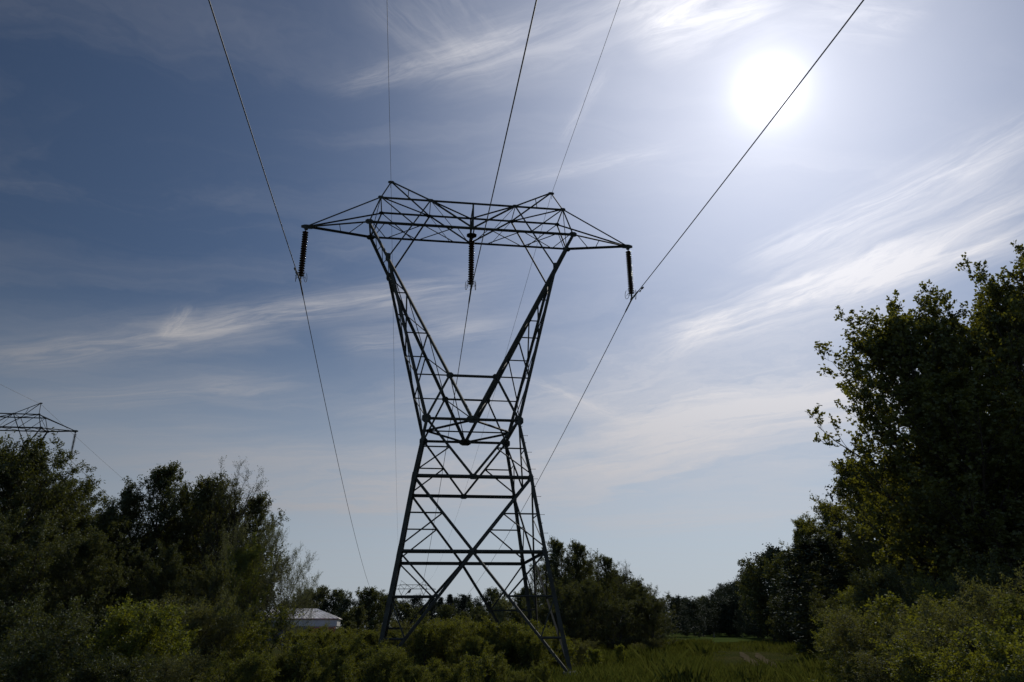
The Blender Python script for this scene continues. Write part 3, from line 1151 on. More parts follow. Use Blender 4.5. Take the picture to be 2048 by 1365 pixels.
proto('maple_a', L_MAPLE, seed=11, H=20, R=5.2, base=0.16, nprim=64, nsec=11, ntwig=7, nleaf=9, leaf=(0.21, 0.19), elev=38, prof='round', curve=0.45, twig=0.75, twigup=0.9, clump=1, jit=0.07)
proto('maple_b', L_MAPLE, seed=12, H=20, R=5.0, base=0.22, nprim=56, nsec=10, ntwig=7, nleaf=9, leaf=(0.22, 0.19), elev=45, prof='top', curve=0.5, twig=0.8, twigup=0.9, clump=1, jit=0.07, stems=2, spread=0.5)
proto('broad_a', L_BROAD, seed=21, H=13, R=5.0, base=0.10, nprim=64, nsec=10, ntwig=8, nleaf=13, leaf=(0.165, 0.085), elev=35, prof='round', curve=0.3, twig=0.55)
proto('broad_b', L_BROAD, seed=22, H=13, R=4.2, base=0.08, nprim=52, nsec=10, ntwig=8, nleaf=12, leaf=(0.155, 0.090), elev=48, prof='round', curve=0.35, twig=0.55, stems=3, spread=0.6)
proto('birch', L_ALDER, seed=23, H=13, R=2.9, base=0.12, nprim=48, nsec=8, ntwig=7, nleaf=11, leaf=(0.125, 0.09), elev=45, prof='oval', curve=0.25, twig=0.45)
proto('sparse', L_ALDER, seed=24, H=13, R=3.2, base=0.22, nprim=40, nsec=8, ntwig=6, nleaf=5, leaf=(0.085, 0.05), elev=50, prof='oval', curve=0.4, twig=0.5, gap=0.2, stems=2, spread=0.5)
proto('alder', L_ALDER, BARKP, seed=25, H=10, R=3.6, base=0.04, nprim=56, nsec=9, ntwig=7, nleaf=9, leaf=(0.13, 0.09), elev=38, prof='round', curve=0.25, twig=0.45, stems=4, spread=0.6)
proto('willow', L_WILLOW, BARKP, seed=26, H=8, R=4.6, base=0.12, nprim=40, nsec=9, ntwig=8, nleaf=11, leaf=(0.13, 0.028), elev=30, prof='bush', curve=0.35, twig=0.75, twigup=0.5, stems=4, spread=0.7, jit=0.035, gap=0.2)
proto('far_round', L_BROAD, seed=27, H=12, R=4.6, base=0.02, nprim=48, nsec=8, ntwig=6, nleaf=7, leaf=(0.30, 0.20), elev=35, prof='round', curve=0.3, twig=0.7, twig_r=0.012, jit=0.12)
proto('far_oval', L_ALDER, seed=28, H=12, R=3.2, base=0.02, nprim=44, nsec=7, ntwig=6, nleaf=7, leaf=(0.28, 0.20), elev=45, prof='oval', curve=0.3, twig=0.6, twig_r=0.012, jit=0.12)
proto('spruce', L_SPRUCE, seed=29, H=14, R=2.6, base=0.06, nprim=90, nsec=7, ntwig=4, nleaf=8, leaf=(0.24, 0.06), elev=-12, prof='cone', curve=0.25, twig=0.35, twigup=-0.2, narrow=True, secang=1.0, jit=0.06, primlen=(0.8, 1.1))
proto('shrub_a', L_SHRUB, seed=31, H=3.2, R=1.9, base=0.06, nprim=42, nsec=8, ntwig=7, nleaf=12, leaf=(0.075, 0.042), elev=50, prof='bush', curve=0.3, twig=0.32, stems=6, spread=0.8, trunk_r=0.05, twig_r=0.003, jit=0.03)
proto('shrub_b', L_SHRUB, seed=32, H=3.2, R=1.6, base=0.05, nprim=38, nsec=8, ntwig=7, nleaf=12, leaf=(0.07, 0.045), elev=60, prof='oval', curve=0.35, twig=0.30, stems=5, spread=0.7, trunk_r=0.05, twig_r=0.003, jit=0.03)
proto('shrub_c', L_SHRUBG, seed=33, H=3.2, R=2.0, base=0.05, nprim=40, nsec=8, ntwig=7, nleaf=12, leaf=(0.085, 0.026), elev=45, prof='bush', curve=0.35, twig=0.40, stems=7, spread=0.9, trunk_r=0.04, twig_r=0.003, jit=0.025)
proto('shrub_d', L_SHRUB, seed=35, H=3.4, R=1.0, base=0.12, nprim=26, nsec=5, ntwig=4, nleaf=8, leaf=(0.11, 0.055), elev=66, prof='oval', curve=0.3, twig=0.35, stems=7, spread=1.0, trunk_r=0.045, twig_r=0.004, jit=0.03, gap=0.25)
proto('sapling', L_YELLOW, seed=34, H=2.6, R=0.85, base=0.15, nprim=26, nsec=6, ntwig=5, nleaf=9, leaf=(0.09, 0.06), elev=45, prof='oval', curve=0.3, twig=0.22, trunk_r=0.03, twig_r=0.003, jit=0.03)

TR = random.Random(5)


def tree(name, key, px, dist, top, label, group=None, wide=1.0, lm=None, rz=None, cat='tree', sink=0.1, pxw=None):
    """a tree with its foot in column px at dist metres, its crown reaching the height seen at pixel row top"""
    d_ = px_ray(px, top)
    hd = math.hypot(d_[0], d_[1])
    x, y = CAM[0] + d_[0] / hd * dist, CAM[1] + d_[1] / hd * dist
    g = gz(x, y)
    h = CAM[2] + d_[2] / hd * dist - g
    P_ = PROTO[key]
    s = h / P_['top']
    r = empty(name, (x, y, g - sink), TR.uniform(0, 6.28) if rz is None else rz, label, cat, group)
    wm, lmh = proto_mesh(key, lm)
    a = link(bpy.data.objects.new('trunk', wm), r)
    b = link(bpy.data.objects.new('crown', lmh), r)
    if pxw:
        wide = (pxw / 2 / FPX * dist / math.cos(math.atan((px - 1024) / FPX))) / (P_['rad'] * s)
    r.scale = (s * wide, s * wide, s)
    return r


# --- right side: tall maples
G = 'tall maples along the right edge'
tree('maple_tree', 'maple_a', 1775, 44, 640, 'leftmost maple of the right group reaching out over the meadow', G, pxw=235, rz=2.4)
tree('maple_tree', 'maple_b', 1870, 45, 560, 'tall maple whose crown steps down toward the open meadow', G, pxw=220)
tree('maple_tree', 'maple_b', 1955, 45, 545, 'tallest maple on the right with one shoot standing above its crown', G, pxw=220, rz=0.5)
tree('maple_tree', 'maple_a', 2085, 44, 840, 'tall maple cut by the right picture edge', G, pxw=280)
tree('maple_tree', 'maple_a', 1930, 41, 740, 'dark lower maple in front of the tallest one', G, pxw=260, rz=1.0)
tree('birch_tree', 'birch', 2030, 62, 590, 'fine leaved birch top showing at the right edge between maples', 'trees behind the right maples', wide=1.3)

# --- trees behind and below the maples
G = 'broadleaf trees stepping down from the maples to the meadow'
tree('aspen_tree', 'birch', 1712, 58, 915, 'loose aspen with sky gaps left of the maples', G, pxw=120, lm=L_MAPLE)
tree('aspen_tree', 'birch', 1655, 70, 1000, 'upright aspen one step lower than the loose one', G, pxw=95, lm=L_MAPLE)
tree('aspen_tree', 'birch', 1612, 80, 1032, 'lowest aspen where the wood meets the open sky', G, pxw=75, lm=L_MAPLE)
tree('aspen_tree', 'alder', 1775, 52, 975, 'bushy tree under the leftmost maple', G, pxw=150, lm=L_MAPLE)
tree('aspen_tree', 'alder', 1680, 60, 1060, 'dark bushy tree under the loose aspen', G, pxw=130)
tree('aspen_tree', 'alder', 1630, 72, 1100, 'dark bushy tree under the upright aspen', G, pxw=110)
tree('aspen_tree', 'broad_b', 1800, 50, 1000, 'dark understorey tree beneath the maple trunks', G, wide=1.1)
tree('aspen_tree', 'broad_b', 1900, 48, 1000, 'understorey tree at the foot of the tallest maple', G, wide=1.1)
tree('aspen_tree', 'broad_b', 2010, 46, 980, 'understorey tree in the dark corner at the right edge', G, wide=1.1)
tree('spruce_tree', 'spruce', 1583, 92, 1062, 'slim pointed spruce at the corner of the right wood', 'spruces at the wood corner', wide=0.9)
tree('spruce_tree', 'spruce', 1662, 66, 1062, 'dark spruce top inside the right wood below the aspens', 'spruces at the wood corner', wide=1.0)
G = 'trees of the right wood edge fading toward the gap'
for (px, d, top, k, lab) in [(1558, 108, 1100, 'far_oval', 'rounded tree just left of the slim spruce'),
                             (1528, 120, 1108, 'far_round', 'broad far tree forming the shoulder of the wood edge'),
                             (1502, 150, 1150, 'far_oval', 'narrow far tree left of the broad shoulder tree'),
                             (1600, 100, 1120, 'far_round', 'dark round tree behind the spruce'),
                             (1560, 95, 1190, 'far_round', 'low dark tree at the foot of the wood edge'),
                             (1610, 80, 1190, 'far_round', 'low dark tree in the shade beneath the aspens')]:
    tree('wood_edge_tree', k, px, d, top, lab, G, wide=1.15)

# --- shrubs in the right foreground
G = 'leafy shrubs in the right foreground'
SH = [('shrub_c', 1995, 15.5, 1132, 'tall pale leaved shrub by the right edge, its tip the highest of the shrubs', 1.0),
      ('shrub_a', 2065, 14, 1150, 'dense shrub cut by the right picture edge', 1.0),
      ('shrub_c', 1930, 15, 1195, 'pale leaved shrub left of the tallest one', 1.2),
      ('shrub_a', 1865, 17, 1200, 'yellow green shrub in the middle of the right foreground', 1.2),
      ('shrub_d', 1800, 20, 1178, 'upright shrub with reddish young tips', 1.2),
      ('shrub_c', 1745, 21, 1195, 'pale shrub at the left end of the foreground row', 1.25),
      ('shrub_d', 1700, 24, 1205, 'low shrub next to the meadow', 1.3),
      ('shrub_a', 1985, 12, 1240, 'shrub low in the right corner', 1.25),
      ('shrub_b', 1880, 14, 1265, 'small shrub at the bottom edge under the yellow green one', 1.4),
      ('shrub_c', 1800, 17, 1280, 'spreading shrub at the bottom edge left of the small one', 1.5),
      ('shrub_b', 1665, 30, 1240, 'shrub standing alone in front of the dark wood edge', 1.3),
      ('shrub_a', 1720, 20, 1290, 'low spreading shrub at the meadow margin', 1.6),
      ('shrub_b', 2060, 11, 1230, 'shrub filling the bottom right corner', 1.2)]
for k, px, d, top, lab, w in SH:
    tree('shrub', k, px, d, top, lab, G, wide=w, cat='shrub')
G = 'taller shrubs under the right maples'
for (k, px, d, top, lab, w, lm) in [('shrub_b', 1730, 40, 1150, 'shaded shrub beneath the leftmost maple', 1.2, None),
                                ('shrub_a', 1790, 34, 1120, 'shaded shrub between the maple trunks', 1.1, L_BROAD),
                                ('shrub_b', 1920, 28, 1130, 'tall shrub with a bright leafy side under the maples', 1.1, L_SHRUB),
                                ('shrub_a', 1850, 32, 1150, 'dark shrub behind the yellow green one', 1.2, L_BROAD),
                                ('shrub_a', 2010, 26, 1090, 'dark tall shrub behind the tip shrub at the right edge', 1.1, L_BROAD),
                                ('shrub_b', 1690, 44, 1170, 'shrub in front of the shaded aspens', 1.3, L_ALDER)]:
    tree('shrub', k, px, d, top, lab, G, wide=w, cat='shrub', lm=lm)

# --- left side
G = 'large broadleaf trees on the left'
tree('broadleaf_tree', 'broad_a', 55, 42, 880, 'big rounded tree hiding the left edge pylon', G, pxw=205, rz=2.0)
tree('broadleaf_tree', 'broad_a', -40, 44, 890, 'big tree cut by the left picture edge', G, wide=1.0, rz=1.0)
tree('broadleaf_tree', 'broad_b', 165, 46, 1000, 'tree filling the right shoulder of the biggest left tree', G, pxw=170, rz=1.2)
tree('broadleaf_tree', 'broad_b', 20, 34, 1010, 'darker tree low in front at the left edge', G, wide=1.1)
tree('broadleaf_tree', 'broad_a', 180, 36, 1060, 'low branching tree in front of the left shoulder', G, wide=0.95)
tree('broadleaf_tree', 'broad_b', 270, 50, 965, 'round topped tree right of the notch in the left skyline', G, wide=1.0)
tree('broadleaf_tree', 'birch', 335, 50, 925, 'pointed dark tree top standing above the middle of the left skyline', G, wide=1.0, lm=L_BROAD)
tree('broadleaf_tree', 'broad_b', 395, 52, 960, 'tree with open stems in the middle of the left group', G, wide=0.9)
tree('broadleaf_tree', 'birch', 440, 50, 950, 'thin twiggy tree left of the tallest thin crown', G, wide=1.1)
tree('broadleaf_tree', 'sparse', 492, 48, 915, 'airy thin crown rising highest near the right of the left group', G, wide=1.0)
tree('broadleaf_tree', 'birch', 520, 50, 985, 'slim tree at the right end of the left group', G, wide=0.9)
tree('broadleaf_tree', 'broad_b', 330, 38, 1080, 'shaded tree in front of the left group', G, wide=0.95)
tree('broadleaf_tree', 'alder', 500, 42, 1065, 'brighter green tree lit on its right side beside the pale willow', G, wide=0.62, lm=L_YELLOW)
tree('broadleaf_tree', 'alder', 430, 38, 1110, 'grey green bushy tree in front of the thin crowns', G, wide=0.9)
tree('broadleaf_tree', 'broad_a', 120, 60, 960, 'tree behind the biggest left trees', G, wide=1.1)
tree('broadleaf_tree', 'broad_a', 420, 66, 1000, 'tree behind the open stems of the left group', G, wide=1.1)
tree('willow_tree', 'willow', 590, 42, 1090, 'pale willow with feathery shoots leaning right beside the farm building', 'willows', pxw=135, rz=0.4)
tree('willow_tree', 'willow', 550, 43, 1030, 'pale willow spray against the sky behind the bright green tree', 'willows', wide=0.7, rz=2.2)
tree('willow_tree', 'willow', 612, 215, 1168, 'pale willow like tree behind the white roof', 'willows', wide=0.9, rz=3.4)

G = 'shrubs along the left foreground'
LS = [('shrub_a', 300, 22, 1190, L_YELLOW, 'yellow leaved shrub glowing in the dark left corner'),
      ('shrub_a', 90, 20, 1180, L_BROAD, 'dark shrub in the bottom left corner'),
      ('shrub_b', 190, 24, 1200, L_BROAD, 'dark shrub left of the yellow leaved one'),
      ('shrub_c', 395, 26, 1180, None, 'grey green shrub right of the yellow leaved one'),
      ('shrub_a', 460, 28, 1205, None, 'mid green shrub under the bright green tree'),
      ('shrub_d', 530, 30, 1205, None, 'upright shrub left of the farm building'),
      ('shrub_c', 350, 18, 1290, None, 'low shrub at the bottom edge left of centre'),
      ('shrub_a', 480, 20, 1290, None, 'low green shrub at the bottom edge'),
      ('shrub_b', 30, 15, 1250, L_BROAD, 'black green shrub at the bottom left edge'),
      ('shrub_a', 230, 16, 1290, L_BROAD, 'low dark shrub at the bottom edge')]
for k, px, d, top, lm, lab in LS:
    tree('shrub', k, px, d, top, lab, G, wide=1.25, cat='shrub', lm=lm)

# --- thicket round the pylon's feet
G = "saplings in the thicket round the pylon's feet"
rs = random.Random(17)
TH = []
for px in range(565, 790, 24):          # in front of the left legs
    TH.append((px + rs.uniform(-9, 9), rs.uniform(24, 30), 1284 + rs.uniform(-12, 22)))
for px in range(600, 1105, 34):         # bottom row
    TH.append((px + rs.uniform(-12, 12), rs.uniform(23, 31), 1300 + rs.uniform(-18, 30) + max(0, px - 960) * 0.25))
for px in range(790, 1115, 19):         # inside and behind the feet
    TH.append((px + rs.uniform(-8, 8), rs.uniform(34.5, 42), 1254 + rs.uniform(-20, 26) + (12 if px > 1080 else 0)))
for px in range(640, 1120, 26):
    TH.append((px + rs.uniform(-6, 6), rs.uniform(46, 56), 1252 + rs.uniform(-10, 12)))
for px, d, top in [(608, 40, 1248), (626, 44, 1246), (650, 42, 1254), (668, 46, 1252), (690, 44, 1258), (590, 38, 1256),
                   (880, 37, 1226), (905, 39, 1232), (1002, 38, 1230), (1050, 37, 1234), (1088, 38, 1246), (700, 29, 1266), (745, 30, 1276), (840, 38, 1240), (960, 40, 1238)]:
    TH.append((px, d, top))
for i, (px, d, top) in enumerate(TH):
    k = ('shrub_a', 'shrub_b', 'shrub_c', 'shrub_d')[rs.choice((0, 0, 1, 1, 2, 3, 3))]
    part_ = 'left of the pylon feet' if px < 760 else ('between the pylon feet' if px < 1080 else 'beside the right pylon foot')
    dep = 'at the bottom edge' if d < 30 else ('around the lower struts' if d < 44 else 'behind the pylon base')
    tree('sapling_bush', k, px, d, top, 'bushy green sapling %s, %s' % (part_, dep), G + ' ' + dep, wide=rs.uniform(0.95, 1.5), cat='bush', lm=rs.choice((None, None, L_SHRUBY)))
tree('young_tree', 'sapling', 1240, 46, 1285, 'small yellow green tree alone in the grass right of the pylon', 'young trees in the meadow', wide=1.2)
tree('young_tree', 'sapling', 1188, 40, 1292, 'small yellowish tree close to the right pylon foot', 'young trees in the meadow', wide=1.4)
for (px, d, top, lab) in [(1275, 55, 1282, 'grey green bush in the grass beside the small yellow tree'), (1320, 70, 1280, 'low bush at the end of the alder clump'),
                          (1165, 46, 1275, 'bush in the shade behind the right pylon foot'), (1300, 62, 1272, 'bush under the right end of the alders')]:
    tree('shrub', 'shrub_c', px, d, top, lab, 'bushes in the meadow', wide=1.3, cat='shrub')

# --- alder clump right of the pylon
G = 'alder clump right of the pylon'
for (px, d, top, w, lab, k) in [(1112, 66, 1074, 0.7, 'tallest alder just right of the pylon leg', 'birch'), (1155, 68, 1080, 0.75, 'tall alder second from the pylon', 'birch'),
                                (1088, 74, 1105, 0.8, 'alder partly behind the pylon leg', 'alder'), (1208, 72, 1108, 0.6, 'alder in the middle of the clump', 'birch'),
                                (1243, 70, 1118, 0.6, 'loose alder right of the middle of the clump', 'sparse'), (1270, 68, 1155, 0.9, 'lower alder near the right end of the clump', 'alder'),
                                (1296, 66, 1185, 1.0, 'rounded last alder overhanging the meadow', 'alder'), (1180, 64, 1150, 0.9, 'dark alder filling the clump front', 'alder'),
                                (1130, 62, 1160, 0.9, 'shaded alder front of the tallest ones', 'alder'), (1230, 63, 1190, 1.0, 'low dark alder at the foot of the clump', 'alder'),
                                (1160, 82, 1105, 1.0, 'alder behind the tallest pair', 'alder'), (1100, 60, 1200, 0.9, 'low alder behind the right pylon foot', 'alder'),
                                (1215, 84, 1140, 1.0, 'alder behind the middle of the clump', 'alder'), (1272, 80, 1170, 1.0, 'alder behind the last ones', 'alder')]:
    tree('alder_tree', k, px, d, top, lab, G, pxw=95 * w)

# --- far tree line behind the pylon
G = 'far trees behind the pylon'
for (px, d, top, k, w, lm, lab) in [
    (640, 215, 1172, 'far_round', 1.0, None, 'dark round tree behind the white roof'), (682, 215, 1178, 'far_round', 1.0, None, 'dark rounded tree right of the roof'),
    (610, 215, 1180, 'far_round', 1.0, None, 'dark tree behind the low pale willow'),
    (740, 135, 1174, 'far_round', 1.1, None, 'dark domed tree left of the pylon leg'), (715, 110, 1210, 'far_oval', 1.3, None, 'lower tree in the dip of the skyline left of the pylon'),
    (770, 140, 1186, 'far_round', 1.1, None, 'dark tree behind the left pylon legs'), (810, 120, 1205, 'far_oval', 1.5, None, 'low tree under the far pylon'),
    (840, 115, 1212, 'far_oval', 1.4, None, 'paler low tree between the left pylon legs'), (697, 120, 1222, 'far_oval', 1.3, None, 'grey green tree between roof and pylon'),
    (700, 85, 1240, 'far_oval', 1.6, None, 'bush like tree left of the pylon base'),
    (862, 190, 1190, 'spruce', 1.7, None, 'dark spruce at the crossing of the left braces'), (884, 200, 1194, 'spruce', 1.6, None, 'spruce with a narrow tip right of the brace crossing'),
    (906, 195, 1188, 'spruce', 1.5, None, 'sharp tipped spruce in the middle of the pylon'), (922, 190, 1190, 'spruce', 1.5, None, 'taller of the two sharp tipped spruces'),
    (941, 185, 1202, 'far_oval', 0.7, None, 'small separate treetop right of the sharp spruces'), (895, 180, 1208, 'far_round', 1.2, None, 'dark tree below the spruce tips'),
    (958, 170, 1212, 'far_round', 1.0, None, 'low tree in the lowest dip of the far skyline'),
    (990, 120, 1175, 'far_round', 0.9, None, 'round tree inside the right half of the pylon'), (1005, 95, 1195, 'far_round', 0.85, L_WILLOW, 'pale silvery round willow inside the pylon'),
    (1045, 125, 1172, 'far_oval', 1.2, None, 'tree between the right pylon legs'), (1062, 110, 1185, 'far_oval', 1.2, None, 'tree beside the rear right pylon leg'),
    (970, 100, 1222, 'far_round', 1.1, None, 'low dark tree left of the pale silvery willow'), (1030, 90, 1215, 'far_oval', 1.5, None, 'low tree right of the pale silvery willow'),
    (930, 130, 1222, 'far_oval', 1.6, None, 'low wide tree beneath the sharp spruces')]:
    tree('distant_tree', k, px, d, top, lab, G, wide=w, lm=lm)
G = 'far trees either side of the gap'
for (px, d, top, k, w, lab) in [(1322, 210, 1224, 'far_round', 0.9, 'far tree touching the end of the alder clump'), (1336, 320, 1236, 'far_oval', 1.2, 'lowest far tree in the gap of the skyline'),
                                (1352, 260, 1219, 'far_round', 1.0, 'first tree of the right wood beside the gap'), (1368, 255, 1209, 'far_round', 0.9, 'rounded tree second from the gap'),
                                (1386, 240, 1203, 'far_round', 0.9, 'rounded tree third from the gap'), (1404, 225, 1191, 'far_oval', 1.2, 'fourth tree right of the gap'),
                                (1345, 250, 1240, 'far_round', 1.1, 'low tree at the foot of the gap'), (1425, 230, 1188, 'spruce', 1.2, 'dark pointed tree among the rounded ones right of the gap')]:
    tree('distant_tree', k, px, d, top, lab, G, wide=w)


# the rest of the far wood reads as one mass
def make_wood(name, spots, label):
    vs, qs, off = [], [], 0
    for (x, y, h, key, w) in spots:
        P_ = PROTO[key]
        s = h / P_['H']
        a = TR.uniform(0, 6.28)
        lv, lq = P_['leaf']
        sel = slice(0, len(lq), 2)
        q = lq[sel]
        v = lv.reshape(-1, 4, 3)[sel].reshape(-1, 3)
        ca, sa = math.cos(a), math.sin(a)
        vv = np.stack([(v[:, 0] * ca - v[:, 1] * sa) * s * w + x, (v[:, 0] * sa + v[:, 1] * ca) * s * w + y, v[:, 2] * s + gz(x, y)], -1)
        vs.append(vv)
        qs.append(np.arange(len(vv)).reshape(-1, 4) + off)
        off += len(vv)
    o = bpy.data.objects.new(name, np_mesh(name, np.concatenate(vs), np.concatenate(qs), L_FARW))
    link(o)
    tag(o, label, 'wood', kind='stuff')


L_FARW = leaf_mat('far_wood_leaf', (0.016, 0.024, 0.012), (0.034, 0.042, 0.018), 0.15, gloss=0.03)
spots = []
for px, d, top in [(1440, 215, 1187), (1452, 210, 1189), (1466, 200, 1182), (1478, 190, 1178), (1490, 180, 1170), (1512, 165, 1150), (1520, 140, 1135),
                   (1445, 230, 1192), (1545, 125, 1120), (1575, 115, 1110), (1410, 235, 1205), (1435, 200, 1210), (1475, 180, 1210), (1505, 150, 1200),
                   (1390, 235, 1225), (1420, 215, 1225), (1455, 185, 1225), (1490, 160, 1225), (1530, 130, 1200), (1540, 118, 1225), (1365, 250, 1235),
                   (1580, 105, 1215), (1600, 92, 1235), (1640, 80, 1180), (1660, 72, 1220)]:
    x, y = at(px, d)
    spots.append((x, y, height_at(px, top, d) - gz(x, y), TR.choice(('far_round', 'far_oval', 'far_round', 'spruce')), 1.15))
for px in range(1350, 1640, 9):
    d = TR.uniform(150, 235) - max(0, px - 1480) * 0.6
    x, y = at(px, d)
    spots.append((x, y, TR.uniform(4.5, 7.5), TR.choice(('far_round', 'far_oval')), 1.9))
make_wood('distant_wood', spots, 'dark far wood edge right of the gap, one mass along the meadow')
spots = []
for px in range(-60, 520, 30):
    d = TR.uniform(80, 120)
    x, y = at(px, d)
    spots.append((x, y, TR.uniform(8, 11), TR.choice(('far_round', 'far_oval')), 1.5))
for px in range(560, 1120, 22):
    d = TR.uniform(205, 260)
    x, y = at(px, d)
    spots.append((x, y, TR.uniform(7.5, 9.5), TR.choice(('far_round', 'far_oval')), 1.5))
for px in range(1110, 1325, 16):
    d = TR.uniform(85, 110)
    x, y = at(px, d)
    spots.append((x, y, height_at(px, 1170 + 45 * (px > 1270) + TR.uniform(-10, 20), d), TR.choice(('far_round', 'far_oval')), 1.3))
for px in range(1800, 2200, 28):
    d = TR.uniform(62, 80)
    x, y = at(px, d)
    spots.append((x, y, TR.uniform(10, 14), TR.choice(('far_round', 'far_oval')), 1.0))
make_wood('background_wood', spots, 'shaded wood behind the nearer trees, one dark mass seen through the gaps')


# ---------------------------------------------------------------- grass
def make_grass():
    rng = np.random.default_rng(4)
    V = []

    def blades(n_, pxlo, pxhi, dlo, dhi, hlo, hhi, w):
        px = rng.uniform(pxlo, pxhi, n_)
        d = dlo * (dhi / dlo) ** rng.uniform(0, 1, n_)
        a = np.arctan((px - 1024) / (FPX)) + 0.142
        x = CAM[0] + np.sin(a) * d
        y = CAM[1] + np.cos(a) * d
        cl = 0.5 + 0.5 * np.sin(x * 1.1 + 2 * np.sin(y * 0.7)) * np.sin(y * 0.9 + x * 0.3)
        h = rng.uniform(hlo, hhi, n_) * (0.55 + 0.7 * cl)
        z = ground_z(x, y)
        p = np.stack([x, y, z], -1)
        bare = np.zeros(n_, bool)
        for pts, w_ in RUTS:
            P_ = [np.array(at(a, b)) for a, b in pts]
            for q0, q1 in zip(P_[:-1], P_[1:]):
                e_ = q1 - q0
                L_ = np.linalg.norm(e_)
                u_ = np.clip(((x - q0[0]) * e_[0] + (y - q0[1]) * e_[1]) / L_ ** 2, -0.05, 1.05)
                dd = np.hypot(x - q0[0] - u_ * e_[0], y - q0[1] - u_ * e_[1])
                # trodden short beside the ruts
                bare |= dd < w_ * 1.0 + 0.15
                h = np.where(dd < w_ * 2.5 + 0.8, h * 0.30, h)
        h = np.where(bare, 0.012, h)
        az = rng.uniform(0, 2 * np.pi, n_)
        s = np.stack([np.cos(az), np.sin(az), 0 * az], -1) * (w * rng.uniform(0.6, 1.3, n_) * np.maximum(1, d / 45))[:, None]
        le = rng.normal(0, 0.28, (n_, 3)) * h[:, None]
        le[:, 2] = 0
        up = np.stack([0 * h, 0 * h, h], -1)
        V.append(np.stack([p - s / 2, p + s / 2, p + up * 0.6 + le * 0.4 + s * 0.3, p + up + le], 1).reshape(-1, 3))
    blades(30000, 1090, 1800, 24, 50, 0.15, 0.50, 0.022)
    blades(26000, 1120, 1720, 45, 105, 0.15, 0.45, 0.03)
    blades(16000, -60, 1130, 20, 60, 0.2, 0.6, 0.03)
    blades(2600, 1295, 1390, 84, 89, 0.25, 0.7, 0.05)
    rg = np.random.default_rng(9)
    for _ in range(70):
        pxc, dc = rg.uniform(1120, 1720), 26 * (80 / 26) ** rg.uniform(0, 1)
        wpx = 1489 / dc * rg.uniform(0.3, 1.0)
        blades(110, pxc - wpx, pxc + wpx, dc - 0.5, dc + 0.5, 0.35, rg.uniform(0.6, 1.0), 0.02)
    v = np.concatenate(V)
    q = np.arange(len(v)).reshape(-1, 4)
    o = bpy.data.objects.new('meadow_grass', np_mesh('meadow_grass', v, q, GRASSM))
    link(o)
    tag(o, 'rough tussocky grass covering the meadow right of the pylon', 'grass', kind='stuff')


make_grass()


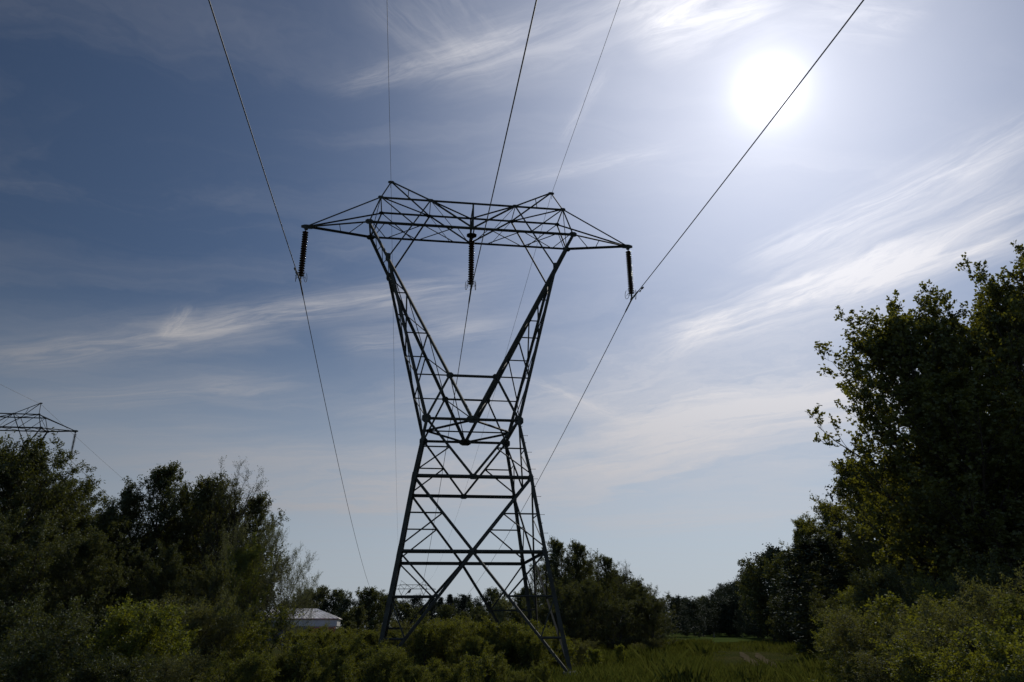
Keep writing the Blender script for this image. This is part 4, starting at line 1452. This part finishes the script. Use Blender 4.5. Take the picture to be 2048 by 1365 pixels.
# ---------------------------------------------------------------- farm building and what stands round it
def farm():
    D = 175.0
    x0, y0 = at(606, D)
    ang = math.atan2(-(x0 - CAM[0]), (y0 - CAM[1]))   # local -y faces the camera
    r = empty('farm_building', (x0, y0, gz(x0, y0)), ang - 0.10, 'low pale farm building with a shining white roof behind the willow', 'building')
    Lh, Wd, Hh = 7.3, 6.0, height_at(640, 1238, D) - gz(x0, y0)
    Hr = height_at(640, 1218, D) - gz(x0, y0)
    w = MB()
    w.box((0, 0, Hh - 0.75), (2 * Lh, 2 * Wd, 1.5))
    w.box((0, 0.1, (Hh - 1.5) / 2), (2 * Lh - 0.3, 2 * Wd - 0.3, Hh - 1.5))
    wl = w.build('wall', WALLM, r)
    # hipped roof with standing seams
    e = 0.35
    A = [(-Lh - e, -Wd - e, Hh), (Lh + e, -Wd - e, Hh), (Lh + e, Wd + e, Hh), (-Lh - e, Wd + e, Hh)]
    B = [(-Lh + 0.5, -1.8, Hr), (Lh - 4.6, -1.8, Hr), (Lh - 4.6, 1.8, Hr), (-Lh + 0.5, 1.8, Hr)]
    m = MB()
    m.add([(x, y, z - 0.12) for x, y, z in A] + A + B,
          [(3, 2, 1, 0), (0, 1, 5, 4), (1, 2, 6, 5), (2, 3, 7, 6), (3, 0, 4, 7), (4, 5, 9, 8), (5, 6, 10, 9), (6, 7, 11, 10), (7, 4, 8, 11), (8, 9, 10, 11)])
    for i in range(18):
        t_ = i / 17
        a = lerp(A[0], A[1], t_)
        b = lerp(B[0], B[1], t_)
        m.tube([(a[0], a[1], a[2] + 0.02), (b[0], b[1], b[2] + 0.02)], 0.03, 4)
    rf = m.build('roof', WHITEROOF, r)
    g = MB().box((0, -Wd - e - 0.05, Hh - 0.08), (2 * Lh + 0.7, 0.1, 0.14))
    g.build('gutter', PINKM, r)
    d = MB().box((-2.3, -Wd - 0.06, 1.45), (8.0, 0.10, 2.7))
    d.build('sliding_door', BLUEM, r)
    wn = MB()
    for s in (-1, 1):
        wn.box((-2.6 + s * 0.55, -Wd - 0.14, 1.9), (0.12, 0.06, 1.3))
    wn.box((-2.6, -Wd - 0.14, 2.5), (0.98, 0.06, 0.12))
    wn.box((-2.6, -Wd - 0.14, 1.3), (0.98, 0.06, 0.12))
    wo = wn.build('window', PINKM, r)
    MB().box((-2.6, -Wd - 0.128, 1.9), (0.96, 0.02, 1.06)).build('pane', GLASSM, wo)
    # red container
    x1, y1 = at(645, D - 14)
    c = empty('red_container', (x1, y1, gz(x1, y1)), ang - 0.1, 'red ribbed container in front of the right end of the farm building', 'container')
    m = MB().box((0, 0, 1.25), (4.6, 2.3, 2.3))
    for i in range(15):
        m.box((-2.17 + i * 0.31, -1.17, 1.25), (0.12, 0.05, 2.1))
    m.build('body', REDM, c)
    m = MB()
    for sx in (-1, 1):
        for sy in (-1, 1):
            m.box((sx * 2.32, sy * 1.17, 1.25), (0.14, 0.14, 2.5))
    m.build('corner_posts', REDM, c)
    # blue tarpaulin covered stack
    x1, y1 = at(672, D - 14)
    c = empty('covered_stack', (x1, y1, gz(x1, y1)), ang, 'small stack under blue sheeting right of the red container', 'stack')
    m = MB()
    m.add([(-1, -1, 0), (1, -1, 0), (1, 1, 0), (-1, 1, 0), (-.85, -.85, 1.9), (.85, -.85, 1.9), (.85, .85, 1.9), (-.85, .85, 1.9), (0, -.8, 2.25), (0, .8, 2.25)],
          [(0, 1, 5, 4), (1, 2, 6, 5), (2, 3, 7, 6), (3, 0, 4, 7), (4, 5, 8), (6, 7, 9), (5, 6, 9, 8), (7, 4, 8, 9)])
    m.build('sheeting', BLUEM, c)
    MB().box((0, 0, 0.06), (2.2, 2.2, 0.12)).build('pallet', WOODM, c)
    return ang


FA = farm()


def car(px, d, rz, paint, label):
    x, y = at(px, d)
    r = empty('parked_car', (x, y, gz(x, y)), rz, label, 'car', 'vehicles parked near the farm building')
    # side outline extruded, with a narrower cabin
    low = [(-2.15, 0.35), (2.1, 0.35), (2.18, 0.62), (2.05, 0.80), (1.1, 0.92), (-1.95, 0.95), (-2.18, 0.75)]
    cab = [(-1.75, 0.94), (1.05, 0.92), (0.35, 1.42), (-1.15, 1.46)]
    def ext(m, pr, w0, w1=None):
        w1 = w1 or w0
        n_ = len(pr)
        zmax, zmin = max(z for _, z in pr), min(z for _, z in pr)
        ww = lambda z: w0 + (w1 - w0) * (z - zmin) / (zmax - zmin)
        vs = [(x_, -ww(z), z) for x_, z in pr] + [(x_, ww(z), z) for x_, z in pr]
        fs = [tuple(range(n_)), tuple(reversed(range(n_, 2 * n_)))] + [(i, n_ + i, n_ + (i + 1) % n_, (i + 1) % n_) for i in range(n_)]
        m.add(vs, fs)
    m = MB(); ext(m, low, 0.88)
    m.build('body', paint, r)
    m = MB(); ext(m, cab, 0.82, 0.62)
    m.build('windows', GLASSM, r)
    m = MB().box((-0.4, 0, 1.47), (1.5, 1.24, 0.05))
    m.build('roof', paint, r)
    for sx in (-1.35, 1.35):
        for sy in (-1, 1):
            w = MB().tube([(sx, sy * 0.70, 0.32), (sx, sy * 0.90, 0.32)], 0.32, 14).build('wheel', RUBBER, r)
            MB().tube([(sx, sy * 0.90, 0.32), (sx, sy * 0.915, 0.32)], 0.19, 10).build('rim', GREYCAR, w)
    for sy in (-1, 1):
        MB().box((2.13, sy * 0.62, 0.66), (0.08, 0.32, 0.12)).build('headlight', WHITEROOF, r)
    return r


car(587, 110, FA + 0.1, REDCAR, 'dark red car parked left of the farm building')
car(728, 130, FA + 0.25, GREYCAR, 'light grey car parked left of the pylon base')
# posts by the far track
for (px, d, h, lab) in [(1405.5, 185, 1.5, 'dark post beside the far end of the track'), (1427, 165, 1.2, 'short dark post right of the far track')]:
    x, y = at(px, d)
    m = MB().tube([(x, y, gz(x, y) - 0.1), (x + 0.02, y, gz(x, y) + h * 0.6), (x + 0.03, y, gz(x, y) + h)], [0.16, 0.14, 0.11], 8)
    o = m.build('wooden_post', WOODM)
    tag(o, lab, 'post', 'posts by the far track')
